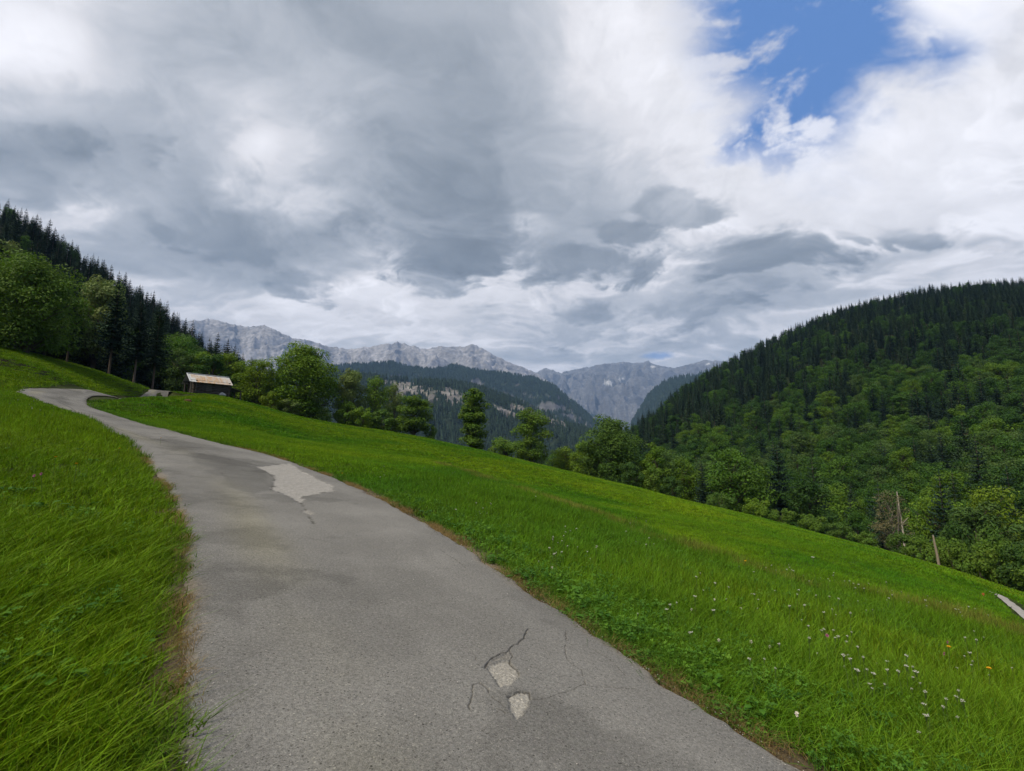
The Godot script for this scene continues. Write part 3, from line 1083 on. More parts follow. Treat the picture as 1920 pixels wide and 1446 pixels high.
				for d in cracks:
					if (d[3] as Rect2).has_point(q):
						var best := 1.0
						var pl: PackedVector2Array = d[0]
						for z in pl.size() - 1:
							var aa := pl[z]
							if absf(aa.x - q.x) > 0.9 or absf(aa.y - q.y) > 0.9: continue
							var bb := pl[z + 1]
							var tt := clampf((q - aa).dot(bb - aa) / maxf((bb - aa).length_squared(), 1e-9), 0, 1)
							best = minf(best, q.distance_squared_to(aa.lerp(bb, tt)))
						best = sqrt(best)
						var wd: float = d[1] * (0.5 if q.y < 6.5 else 0.85) * (1.0 + 0.7 * noise_c.get_noise_2d(q.x * 500, q.y * 500))
						var ins := 1.0 - sstep(wd * 0.35, wd * 1.25, best)
						y -= d[2] * 0.6 * ins
						c = c.lerp(Color(0.07, 0.064, 0.055), ins * 0.75)
				# straw-coloured dust at the rims
				c = c.lerp(Color(0.30, 0.25, 0.19), sstep(0.16 + 0.2 * n2, 0.0, rim) * 0.6)
				c.a = 1.0
				p.append(Vector3(q.x, y, -q.y))
				col.append(c)
		grid_mesh(p, col, cols, rows, m)
	var o := inst("road", m, M.road)
	tag(o, "", "", "", "structure")

# ---------------------------------------------------------------- ranges
func build_ranges() -> void:
	var b := MB.new()
	for k in 3:
		var y0 := [0.08, 0.34, 0.62][k] as float
		var y1 := [0.52, 0.78, 1.0][k] as float
		var rr := [0.20, 0.155, 0.10][k] as float
		for s in 7:
			var a0 := TAU * s / 7.0 + k * 0.4
			var a1 := TAU * (s + 1) / 7.0 + k * 0.4
			var r0 := rr * (0.8 if s % 2 else 1.15)
			var r1 := rr * (1.15 if s % 2 else 0.8)
			b.tri(Vector3(cos(a0) * r0, y0, sin(a0) * r0), Vector3(0, y1, 0), Vector3(cos(a1) * r1, y0 + 0.03, sin(a1) * r1), Color.WHITE * (0.85 + 0.05 * s))
	M.cone_tree = b.mesh()
	make_range("far_mountains", [[900, 715], [980, 702], [1010, 698], [1022, 690], [1032, 694], [1046, 699], [1060, 698], [1092, 690], [1130, 684], [1160, 680], [1200, 681], [1215, 678], [1236, 686], [1265, 690], [1300, 682], [1325, 676], [1345, 676], [1380, 682], [1460, 700]],
		9500, 5600, -60, 340, 170, {"seed": 4.0, "amp": 430.0, "freq": 0.00085, "jag": 30.0, "jagf": 4.5, "prof": 1.25, "rock": Color(0.23, 0.23, 0.24), "treeline": 260.0, "steep": 0.62,
		"snow": [[1165, 711, 9, 3], [1225, 688, 6, 2], [1140, 718, 8, 3], [1330, 683, 7, 2]]})
	make_range("limestone_mountains", [[300, 600], [350, 600], [382, 598], [430, 607], [460, 613], [490, 611], [540, 632], [580, 640], [610, 649], [650, 655], [690, 651], [722, 645], [742, 642], [770, 648], [800, 655], [822, 651], [850, 651], [872, 650], [886, 646], [902, 653], [930, 668], [960, 683], [1000, 696], [1040, 722], [1080, 760], [1130, 800]],
		6500, 3900, -60, 460, 190, {"seed": 11.0, "amp": 290.0, "freq": 0.0011, "jag": 20.0, "jagf": 4.5, "prof": 1.15, "rock": Color(0.42, 0.42, 0.45), "treeline": 560.0, "steep": 0.60})
	make_range("dark_forest_ridge", [[480, 706], [560, 694], [620, 684], [660, 680], [700, 679], [735, 676], [760, 685], [800, 689], [830, 688], [848, 681], [880, 689], [940, 697], [1000, 705], [1040, 722], [1080, 755], [1110, 784], [1150, 812]],
		3300, 2100, -62, 300, 130, {"seed": 23.0, "amp": 110.0, "freq": 0.0022, "jag": 14.0, "jagf": 14.0, "prof": 1.1, "rock": Color(0.26, 0.26, 0.27), "treeline": 900.0, "steep": 0.56, "trees": 26000, "tree_h": 26.0,
		"forest_label": "blue dark conifer forest clothing the far ridge below the limestone peaks"})
	make_range("side_ridge", [[1180, 790], [1215, 735], [1240, 716], [1262, 706], [1300, 699], [1340, 691], [1400, 682], [1480, 676]],
		3600, 2200, -62, 120, 80, {"seed": 31.0, "amp": 90.0, "freq": 0.0022, "jag": 14.0, "jagf": 12.0, "prof": 1.1, "rock": Color(0.26, 0.26, 0.27), "treeline": 1500.0, "steep": 0.3, "trees": 5000, "tree_h": 26.0,
		"forest_label": "dark blue conifer forest on the small ridge peeping over the wooded hill"})
	make_range("cliff_hill", [[520, 690], [600, 690], [680, 699], [760, 707], [850, 713], [900, 722], [950, 740], [1000, 760], [1050, 781], [1090, 798], [1140, 820], [1200, 850]],
		1650, 900, -60, 340, 150, {"seed": 41.0, "amp": 42.0, "freq": 0.0045, "jag": 5.0, "jagf": 14.0, "prof": 0.95, "rock": Color(0.30, 0.285, 0.27),
		"cliffs": [[775, 734, 52, 21, 0.28], [848, 744, 30, 17, 0.3], [940, 768, 40, 12, 0.45], [988, 774, 46, 13, 0.30], [1045, 790, 54, 11, 0.25], [700, 722, 18, 5, 0.2], [905, 800, 26, 5, 0.2]],
		"trees": 17000, "tree_h": 21.0, "forest_label": "dark conifer forest on the nearer hill broken by pale rock cliffs"})

# ---------------------------------------------------------------- trees of the place
func kind(called: String, seed_: int, o: Dictionary) -> void:
	LEAFY[called] = {"pair": leafy(seed_, o), "h": o.h, "r": o.r}

func build_tree_kinds() -> void:
	kind("broad", 101, {"h": 15.0, "r": 6.6, "base": 0.06, "shape": 0, "lobes": 70, "leaves": 26000, "size": 0.34})
	kind("maple", 102, {"h": 16.0, "r": 6.0, "base": 0.05, "shape": 0, "lobes": 80, "leaves": 28000, "size": 0.32})
	kind("upright", 103, {"h": 14.0, "r": 4.2, "base": 0.14, "shape": 0, "lobes": 46, "leaves": 15000, "size": 0.30})
	kind("airy", 104, {"h": 14.0, "r": 4.4, "base": 0.22, "shape": 0, "lobes": 42, "leaves": 10000, "size": 0.30})
	kind("column", 105, {"h": 14.0, "r": 3.0, "base": 0.08, "shape": 1, "lobes": 120, "leaves": 17000, "size": 0.27})
	kind("shrub", 106, {"h": 4.0, "r": 2.6, "base": 0.0, "shape": 2, "lobes": 18, "leaves": 4200, "size": 0.26, "stems": 3})
	kind("shrub2", 107, {"h": 4.0, "r": 2.4, "base": 0.0, "shape": 2, "lobes": 14, "leaves": 3200, "size": 0.24, "stems": 3})
	kind("bare", 108, {"h": 13.0, "r": 3.6, "base": 0.12, "shape": 0, "lobes": 26, "leaves": 3600, "size": 0.26, "stems": 3, "bark": Color(0.17, 0.15, 0.125)})
	for k in 4:
		kind("wild%d" % k, 120 + k, {"h": 15.0, "r": [5.2, 4.6, 5.6, 4.2][k], "base": [0.10, 0.12, 0.08, 0.14][k], "shape": 0, "lobes": [44, 38, 50, 36][k], "leaves": 10000, "size": 0.38, "ragged": 0.16})
	for k in 4:
		SPRUCE.append({"pair": conifer(200 + k, 20.0, [3.5, 3.0, 3.8, 3.2][k], 22, 8, [0.10, 0.16, 0.06, 0.34][k], 4), "h": 20.0})

func build_named_trees() -> void:
	tree_px("sycamore_tree", "big round green tree standing at the wood's edge above the road bend", "broad", "leaf1", 66, 82, 488, 150)
	tree_px("leafy_tree", "pale green round tree between the big round tree and dark spruces", "upright", "leaf4", 188, 104, 520, 100, "", "tree")
	tree_px("leafy_tree", "pale green tree top rising behind the big round tree on the wooded slope", "upright", "leaf4", 8, 112, 452, 80, "", "tree")
	tree_px("leafy_tree", "small bright green tree behind the hay barn roof", "upright", "leaf0", 377, 110, 660, 52)
	tree_px("leafy_tree", "light green spreading tree behind the barn's lean-to", "airy", "leaf2", 424, 108, 662, 82)
	tree_px("leafy_tree", "airy light green tree with thin visible trunk beside the hay barn", "airy", "leaf2", 482, 94, 674, 72)
	tree_px("maple_tree", "largest dense maple in the tree row past the hay barn", "maple", "leaf0", 573, 95, 646, 126)
	tree_px("shrub", "bright green low shrub at the foot of the largest maple", "shrub", "leaf2", 508, 90, 738, 40, "", "shrub")
	tree_px("shrub", "pale silvery green shrub under the largest maple", "shrub2", "leaf4", 540, 90, 748, 44, "", "shrub")
	tree_px("leafy_tree", "olive green rounded tree next to the largest maple, downhill side", "upright", "leaf4", 657, 98, 692, 62)
	tree_px("leafy_tree", "thin crowned tree in the middle of the tree row", "airy", "leaf1", 703, 100, 706, 58)
	tree_px("leafy_tree", "sparse pale tree leaning out beside the thin crowned tree", "airy", "leaf4", 738, 103, 718, 40)
	tree_px("shrub", "round green shrub under the olive green tree", "shrub", "leaf1", 650, 92, 758, 46, "", "shrub")
	tree_px("shrub", "light green shrub below the thin crowned tree", "shrub2", "leaf0", 678, 91, 764, 44, "", "shrub")
	tree_px("shrub", "dark green shrub closing the tree row under thin crowns", "shrub", "leaf3", 716, 92, 772, 52, "", "shrub")
	tree_px("leafy_tree", "small bell shaped tree ending the tree row above open meadow", "upright", "leaf1", 776, 94, 742, 74)
	tree_px("shrub", "tiny dark bush beside the bell shaped tree", "shrub2", "leaf3", 806, 93, 800, 26, "", "shrub")
	tree_px("ivy_clad_tree", "tall columnar tree standing alone on the meadow edge before the cliffs", "column", "leaf1", 889, 98, 731, 66)
	tree_px("leafy_tree", "low wide tree crown filling the gap beside the columnar tree", "wild1", "leaf1", 945, 118, 815, 70)
	tree_px("leafy_tree", "upright ragged tree on the meadow edge next to the columnar tree", "upright", "leaf1", 996, 98, 766, 74)
	tree_px("leafy_tree", "small yellowish tree between two ragged dark trees on the meadow edge", "airy", "leaf2", 1060, 104, 838, 60)
	tree_px("leafy_tree", "large dark domed tree on the meadow edge before the valley", "maple", "leaf3", 1148, 96, 782, 112)
	tree_px("leafy_tree", "light green tree leaning on the large dark domed tree", "upright", "leaf0", 1100, 98, 828, 66)
	# dead and special ones at the lower edge
	tree_px("withered_tree", "grey brown half dead tree with pale bare stems by the lower meadow edge", "bare", "leaf_dry", 1672, 80, 925, 62)
	tree_px("leafy_tree", "fresh green round tree beside the half dead tree", "wild2", "leaf0", 1758, 92, 930, 96)
	tree_px("leafy_tree", "yellow green round tree above the lower hedge", "wild0", "leaf2", 1858, 88, 922, 110)
	# bushes along the lower edge
	var g := "bushes along the lower meadow edge"
	var spots := [[1185, 84, 872, 46], [1222, 84, 880, 44], [1262, 83, 898, 44], [1355, 81, 925, 46], [1420, 80, 935, 50], [1470, 79, 955, 44], [1525, 79, 965, 50], [1580, 78, 985, 48], [1628, 77, 1000, 42]]
	for s in spots:
		tree_px("bush", "rounded green bush growing along the lower edge of the meadow", "shrub" if rng.randf() < 0.5 else "shrub2", "leaf%d" % [0, 1, 3, 1, 5][rng.randi() % 5], s[0], s[1], s[2], s[3], g, "bush")
	var hs := [[1700, 74, 1006, 52], [1732, 71, 1012, 52], [1768, 69, 1016, 56], [1806, 67, 1020, 60], [1846, 65, 1022, 66], [1886, 63, 1026, 66], [1924, 61, 1034, 70], [1790, 74, 990, 60], [1870, 72, 1000, 66], [1960, 60, 1040, 80]]
	for s in hs:
		tree_px("hedge_bush", "dense dark green bush in the hedge beyond the pale footpath", "shrub", "leaf%d" % [1, 3, 5, 1][rng.randi() % 4], s[0], s[1], s[2], s[3], "hedge beyond the footpath", "bush", 0.8)
	# a dark spruce standing forward at the meadow edge
	var sp: Dictionary = SPRUCE[2]
	for q in [[1318, 84, 868, 15.0], [1010, 150, 835, 13.0]]:
		var az := az_of(q[0], 920)
		var x: float = sin(az) * q[1]
		var f: float = cos(az) * q[1]
		var y := ground(x, f) - 0.3
		var h: float = EYE + tan_of(q[0], q[2]) * q[1] - y
		var t := plant("spruce_tree", sp.pair, M.needle1, Vector3(x, y, -f), Vector3.ONE * (h / sp.h) * Vector3(1.25, 1, 1.25), 1.0)
		tag(t, "dark wide spruce standing forward among bushes at the meadow edge" if q[1] < 100 else "small dark spruce in the valley behind the ragged tree", "tree")

func ridge_row(px: float) -> float:
	for i in LAND.size() - 1:
		if px <= LAND[i + 1][0]:
			return lerpf(LAND[i][6], LAND[i + 1][6], clampf((px - LAND[i][0]) / float(LAND[i + 1][0] - LAND[i][0]), 0, 1))
	return LAND[LAND.size() - 1][6]

const LEAF_TONES := [[0.082, 0.170, 0.020], [0.060, 0.135, 0.020], [0.105, 0.190, 0.018], [0.046, 0.108, 0.020], [0.082, 0.145, 0.036], [0.038, 0.090, 0.018]]
const NEEDLE_TONES := [[0.026, 0.054, 0.032], [0.020, 0.042, 0.028], [0.038, 0.070, 0.032]]
func build_forest() -> void:
	var all := []
	var r := 84.0
	var g := RandomNumberGenerator.new()
	g.seed = 991
	while r < 720.0:
		var step := lerpf(5.2, 7.8, sstep(90, 600, r))
		var az := -1.05
		while az < 1.05:
			az += step / r
			var a := az + g.randf_range(-0.45, 0.45) * step / r
			var rr := r + g.randf_range(-0.5, 0.5) * step
			var rc := look(lut_rc, a)
			var x := sin(a) * rr
			var f := cos(a) * rr
			var px := 960.0 + FPX * tan(a)
			var start := rc + 3.0
			if px > 290 and px < 470: start = rc + 24.0
			elif px >= 470 and px < 900: start = rc + 22.0
			elif px >= 900 and px < 1180: start = rc + 26.0
			elif px >= 1180: start = rc + 13.0
			if px > 1650: start = rc + 22.0
			if rr < start: continue
			if road_at(x, f).x < 2.0: continue
			var r3 := look(lut_r3, a)
			if rr > r3 + 25.0: continue
			var y := ground(x, f)
			var y2 := look(lut_y2, a)
			var y3 := look(lut_y3, a)
			var hf := clampf((y - y2) / maxf(y3 - y2, 20.0), 0, 1)
			var nn := noise_a.get_noise_2d(x * 1.6 + 500, f * 1.6)
			var pc := 0.0
			if a > 0.12: pc = lerpf(0.14, 0.90, sstep(0.0, 0.60, hf + nn * 0.75))
			elif a < -0.4: pc = lerpf(0.74, 1.0, sstep(0.1, 0.5, hf)) + nn * 0.5
			else: pc = 0.35 + nn * 0.5
			if a < -0.4 and px > 140 and px < 340 and rr < rc + 25: pc = 1.0
			if px < 470 and px > 290 and rr < rc + 60: pc = 0.5
			var con := g.randf() < pc
			var h := g.randf_range(12.5, 20.0) if con else g.randf_range(9.5, 15.5)
			if a < -0.4 and rr < rc + 40 and con: h = g.randf_range(15, 21)
			if px >= 470 and px < 760: h = minf(h, 9.0) if rr < 200 else h
			var lim := tan_of(px, ridge_row(px)) * rr + EYE - y
			h = minf(h, lim * g.randf_range(0.60, 1.08)) * g.randf_range(0.75, 1.0)
			if h < 5.0: continue
			var tone: int = g.randi() % 6
			if not con and hf > 0.3:
				h = minf(h, g.randf_range(8.0, 11.5))
				tone = [1, 3, 3, 5, 5, 0][tone]
			all.append([rr, a, x, f, y, con, h, g.randi(), tone])
		r += step * 0.92
	# what each one shows: sweep outwards, keep the highest elevation per direction
	var bins := PackedFloat32Array()
	bins.resize(1400)
	bins.fill(-9.0)
	for i in bins.size():
		var az := (i / 1400.0 - 0.5) * 2.4
		var rc := look(lut_rc, az)
		bins[i] = (look(lut_yc, az) - EYE) / rc
	all.sort_custom(func(p, q): return p[0] < q[0])
	var rank := [[], []]
	for i in all.size():
		var t = all[i]
		var el: float = (t[4] + t[6] - EYE) / t[0]
		var hw: float = (3.0 if t[5] else 4.6) / t[0]
		var b0 := clampi(int(((t[1] - hw * 0.6) / 2.4 + 0.5) * 1400), 0, 1399)
		var b1 := clampi(int(((t[1] + hw * 0.6) / 2.4 + 0.5) * 1400), 0, 1399)
		var seen := 0.0
		for b in range(b0, b1 + 1): seen += maxf(0.0, el - maxf(bins[b], (t[4] - EYE) / t[0])) / (b1 - b0 + 1)
		for b in range(b0, b1 + 1): bins[b] = maxf(bins[b], el - 0.12 * t[6] / t[0])
		t.append(seen * hw)
		var px: float = 960.0 + FPX * tan(t[1])
		if seen * t[0] > 0.18 * t[6] and px > -20 and px < 1940: rank[1 if t[5] else 0].append(i)
	var single := {}
	for k in 2:
		rank[k].sort_custom(func(p, q): return all[p][9] > all[q][9])
		for i in mini(270, rank[k].size()): single[rank[k][i]] = true
	var rest := [[], [], [], [], [], [], [], []]
	for i in all.size():
		var t = all[i]
		var v: int = t[7] % 4
		if t[5] and t[1] < -0.4 and t[0] < look(lut_rc, t[1]) + 9.0: v = 3
		var right: bool = t[1] > 0.0
		var zone := "on the middle slope of the wooded hill"
		if t[0] > look(lut_r3, t[1]) - 60.0: zone = "along the crest of the wooded hill"
		elif t[0] < look(lut_r2, t[1]) + 15.0: zone = "at the foot of the wooded hill below the meadow"
		if single.has(i):
			if t[5]:
				var s: float = t[6] / 20.0
				var o := plant("spruce_tree", SPRUCE[v].pair, M["needle%d" % (t[7] / 7 % 3)], Vector3(t[2], t[4] - 0.3, -t[3]), Vector3(s * 1.1, s, s * 1.1), t[7] % 628 * 0.01)
				var look_s: String = ["dark green", "blackish green", "mid green"][t[7] / 7 % 3]
				var size_s := "tall" if t[6] > 16.5 else "short"
				if right: tag(o, "%s %s spruce %s" % [size_s, look_s, zone], "tree", "spruces on the hill across the valley")
				else: tag(o, "%s %s spruce on the steep slope above the barn" % [size_s, look_s], "tree", "spruces on the slope above the barn")
			else:
				var s: float = t[6] / 15.0
				var o := plant("leafy_tree", LEAFY["wild%d" % v].pair, M["wild%d" % t[8]], Vector3(t[2], t[4] - 0.3, -t[3]), Vector3(s * (0.78 + t[7] % 31 * 0.01), s, s * (0.78 + t[7] % 37 * 0.01)), t[7] % 628 * 0.01)
				var look_s: String = ["fresh green", "deep green", "yellow green", "dark green", "pale olive", "blackish green"][t[8]]
				var size_s := "tall" if t[6] > 12.5 else "low"
				if right: tag(o, "%s %s leafy tree %s" % [size_s, look_s, zone], "tree", "leafy trees on the hill across the valley")
				else: tag(o, "%s %s leafy tree among spruces on the slope above the barn" % [size_s, look_s], "tree", "leafy trees on the slope above the barn")
		else:
			rest[v + (4 if t[5] else 0)].append(t)
	for half in 2:
		var root := thing("spruce_forest" if half else "broadleaf_forest", Vector3.ZERO)
		tag(root, "mass of dark spruces covering the upper hillsides" if half else "mass of leafy tree crowns filling the wooded hillsides", "forest", "", "stuff")
		for v in 4:
			var list: Array = rest[half * 4 + v]
			if list.is_empty(): continue
			var mm := MultiMesh.new()
			mm.transform_format = MultiMesh.TRANSFORM_3D
			mm.use_colors = true
			mm.mesh = joined(SPRUCE[v].pair if half else LEAFY["wild%d" % v].pair, Color.WHITE)
			mm.instance_count = list.size()
			for k in list.size():
				var t = list[k]
				var s: float = t[6] / (20.0 if half else 15.0)
				mm.set_instance_transform(k, Transform3D(Basis(Vector3.UP, t[7] % 628 * 0.01).scaled(Vector3(s * (0.78 + t[7] % 31 * 0.01), s, s * (0.78 + t[7] % 37 * 0.01))), Vector3(t[2], t[4] - 0.3, -t[3])))
				var c: Array = NEEDLE_TONES[t[7] / 7 % 3] if half else LEAF_TONES[t[8]]
				mm.set_instance_color(k, Color(c[0], c[1], c[2]))
			var o := MultiMeshInstance3D.new()
			o.multimesh = mm
			o.material_override = M.needle if half else M.forest_leaf
			o.name = "crowns"
			root.add_child(o, true)
	print("trees ", all.size(), " single ", single.size())

# ---------------------------------------------------------------- hay barn
func build_barn() -> void:
	var a := gp_at(346, 84.6)
	var b := gp_at(427, 86.2)
	var dir := (b - a).normalized()
	var mid := (a + b) * 0.5
	var y := land(mid.x, mid.y)
	var t := thing("hay_barn", Vector3(mid.x, y, -mid.y), atan2(dir.y, dir.x))
	tag(t, "dark log hay barn with rusty corrugated tin roof at the wood's edge", "barn")
	# local: +x along the barn to its far end, +z towards the camera
	var len := a.distance_to(b)
	var ridge := EYE + tan_of(385, 705) * mid.length() - y
	var dep := 3.0
	var edge_y := EYE + tan_of(385, 719.5) * (mid.length() - 2.0) - y     # lower rim of the roof facing the lane
	var eave := ridge - (ridge - edge_y) / (1.0 + 0.55 / (dep * 0.5))
	var wood := mat(Color.WHITE, 0.95, true)
	wood.albedo_texture = speckle(256, 0.02, 0.6, 1.0, 31, 5)
	wood.uv1_triplanar = true
	wood.uv1_scale = Vector3(0.3, 3.0, 3.0)
	var g := RandomNumberGenerator.new()
	g.seed = 5
	var x0 := -len * 0.5 + 0.95
	var x1 := len * 0.5 - 0.4
	var logh := 0.24
	var n := int((eave + 0.9) / logh)
	for k in n:
		var yy := -0.9 + k * logh
		for s in 2:
			var m := MB.new()
			var v := g.randf_range(0.10, 0.17)
			var z := dep * 0.5 if s == 0 else -dep * 0.5
			m.tube([Vector3(x0 - 0.25, yy + 0.12, z), Vector3((x0 + x1) * 0.5, yy + 0.12, z + g.randf_range(-0.02, 0.02)), Vector3(x1 + 0.25, yy + 0.12, z)], [0.125, 0.13, 0.12], 8, Color(v, v * 0.86, v * 0.72))
			inst("log", m.mesh(), wood, t)
			m = MB.new()
			var xx := x0 if s == 0 else x1
			m.tube([Vector3(xx, yy + 0.24, -dep * 0.5 - 0.25), Vector3(xx, yy + 0.24, dep * 0.5 + 0.25)], [0.12, 0.12], 8, Color(v, v * 0.86, v * 0.72))
			inst("log", m.mesh(), wood, t)
	# a paler door-like board panel in the wall facing the lane
	for k in 5:
		var m := MB.new()
		var v := g.randf_range(0.10, 0.15)
		m.box(Vector3(x0 + 0.8 + k * 0.26, eave - 1.5, dep * 0.5 + 0.135), Vector3(x0 + 1.04 + k * 0.26, eave - 0.25, dep * 0.5 + 0.165), Color(v, v * 0.9, v * 0.78))
		inst("plank", m.mesh(), wood, t)
	# corner posts under the open bay
	for z in [-dep * 0.5, dep * 0.5]:
		var m := MB.new()
		m.tube([Vector3(-len * 0.5 + 0.35, -0.9, z), Vector3(-len * 0.5 + 0.35, eave, z)], [0.11, 0.10], 8, Color(0.16, 0.145, 0.125))
		inst("post", m.mesh(), wood, t)
	# beams and gables
	for z in [-dep * 0.5, dep * 0.5]:
		var m := MB.new()
		m.box(Vector3(-len * 0.5 + 0.1, eave - 0.06, z - 0.09), Vector3(len * 0.5 - 0.1, eave + 0.08, z + 0.09), Color(0.07, 0.06, 0.05))
		inst("beam", m.mesh(), wood, t)
	for xx in [x0, x1]:
		var m := MB.new()
		m.tri(Vector3(xx, eave, dep * 0.5), Vector3(xx, ridge - 0.05, 0), Vector3(xx, eave, -dep * 0.5), Color(0.06, 0.05, 0.042))
		m.tri(Vector3(xx + 0.06, eave, dep * 0.5), Vector3(xx + 0.06, ridge - 0.05, 0), Vector3(xx + 0.06, eave, -dep * 0.5), Color(0.06, 0.05, 0.042))
		inst("gable", m.mesh(), wood, t)
	# corrugated sheets, each a part: rust over tin, the end sheets bare
	var tin := mat(Color.WHITE, 0.5, true)
	tin.metallic = 0.25
	tin.albedo_texture = speckle(256, 0.03, 0.7, 1.0, 41, 5)
	tin.uv1_triplanar = true
	tin.uv1_scale = Vector3(1.5, 0.5, 0.5)
	var sheets := 13
	var over := 0.55
	var w := len / sheets
	var rn := FastNoiseLite.new()
	rn.seed = 8
	rn.frequency = 0.9
	for side in [1.0, -1.0]:
		for k in sheets:
			var m := MB.new()
			var sx := -len * 0.5 + k * w
			var waves := 10
			var down := 6
			for i in waves:
				for j in down:
					var q := []
					for c in [[0, 0], [0, 1], [1, 1], [1, 0]]:
						var u := float(i + c[0]) / waves
						var vv := float(j + c[1]) / down
						var zz: float = (dep * 0.5 + over) * vv * side
						var yy: float = lerpf(ridge, eave - (ridge - eave) / (dep * 0.5) * over, vv) + 0.10 + (0.018 if (i + c[0]) % 2 else -0.018) + (0.012 if k % 2 else 0.0)
						q.append(Vector3(sx + u * (w + 0.02), yy, zz))
					var cx := sx + (i + 0.5) / waves * w
					var vm := (j + 0.5) / down
					var rust := clampf(0.75 + 0.9 * rn.get_noise_2d(cx * 2.2, vm * 1.6) - 0.9 * sstep(0.25, 0.0, vm), 0, 1)
					if k < 2: rust *= 0.06 if k == 0 or vm > 0.5 else 0.7
					if k > sheets - 4: rust *= 0.55 - 0.12 * (k - sheets + 4) + 0.3 * vm
					var c := Color(0.52, 0.55, 0.58).lerp(Color(0.40, 0.25, 0.14), rust)
					c = c.lerp(Color(0.55, 0.44, 0.33), rust * clampf(0.5 + rn.get_noise_2d(cx * 5, vm * 3 + 9), 0, 1) * 0.8)
					if side > 0: m.quad(q[0], q[3], q[2], q[1], c)
					else: m.quad(q[0], q[1], q[2], q[3], c)
			inst("roof_sheet", m.mesh(), tin, t)
	var cap := MB.new()
	cap.tube([Vector3(-len * 0.5, ridge + 0.12, 0), Vector3(len * 0.5, ridge + 0.12, 0)], [0.09, 0.09], 8, Color(0.5, 0.53, 0.55))
	inst("ridge_cap", cap.mesh(), tin, t)
	var verge := MB.new()
	var slope := (ridge - eave) / (dep * 0.5)
	verge.quad(Vector3(-len * 0.5 - 0.02, ridge + 0.16, 0), Vector3(-len * 0.5 - 0.02, ridge + 0.16 - slope * (dep * 0.5 + over), dep * 0.5 + over), Vector3(-len * 0.5 + 0.16, ridge + 0.16 - slope * (dep * 0.5 + over), dep * 0.5 + over), Vector3(-len * 0.5 + 0.16, ridge + 0.16, 0), Color(0.78, 0.79, 0.8))
	inst("verge_trim", verge.mesh(), tin, t)
	# lean-to at the far end
	var lx0 := len * 0.5 - 0.35
	var lx1 := len * 0.5 + 1.7
	var lean_y := eave - 0.62
	for k in 8:
		var m := MB.new()
		var xa := lerpf(lx0, lx1, k / 8.0)
		var xb := lerpf(lx0, lx1, (k + 1) / 8.0) - 0.015
		m.box(Vector3(xa, lean_y - k * 0.055, -dep * 0.45), Vector3(xb, lean_y + 0.05 - k * 0.055, dep * 0.5), Color(0.20, 0.19, 0.18))
		inst("lean_to_board", m.mesh(), wood, t)
	for z in [-dep * 0.4, dep * 0.44]:
		var m := MB.new()
		m.tube([Vector3(lx1 - 0.3, -1.4, z), Vector3(lx1 - 0.3, lean_y - 0.36, z)], [0.10, 0.09], 8, Color(0.15, 0.14, 0.125))
		inst("post", m.mesh(), wood, t)

func gp_at(px: float, r: float) -> Vector2:
	var az := az_of(px, 735)
	return Vector2(sin(az), cos(az)) * r

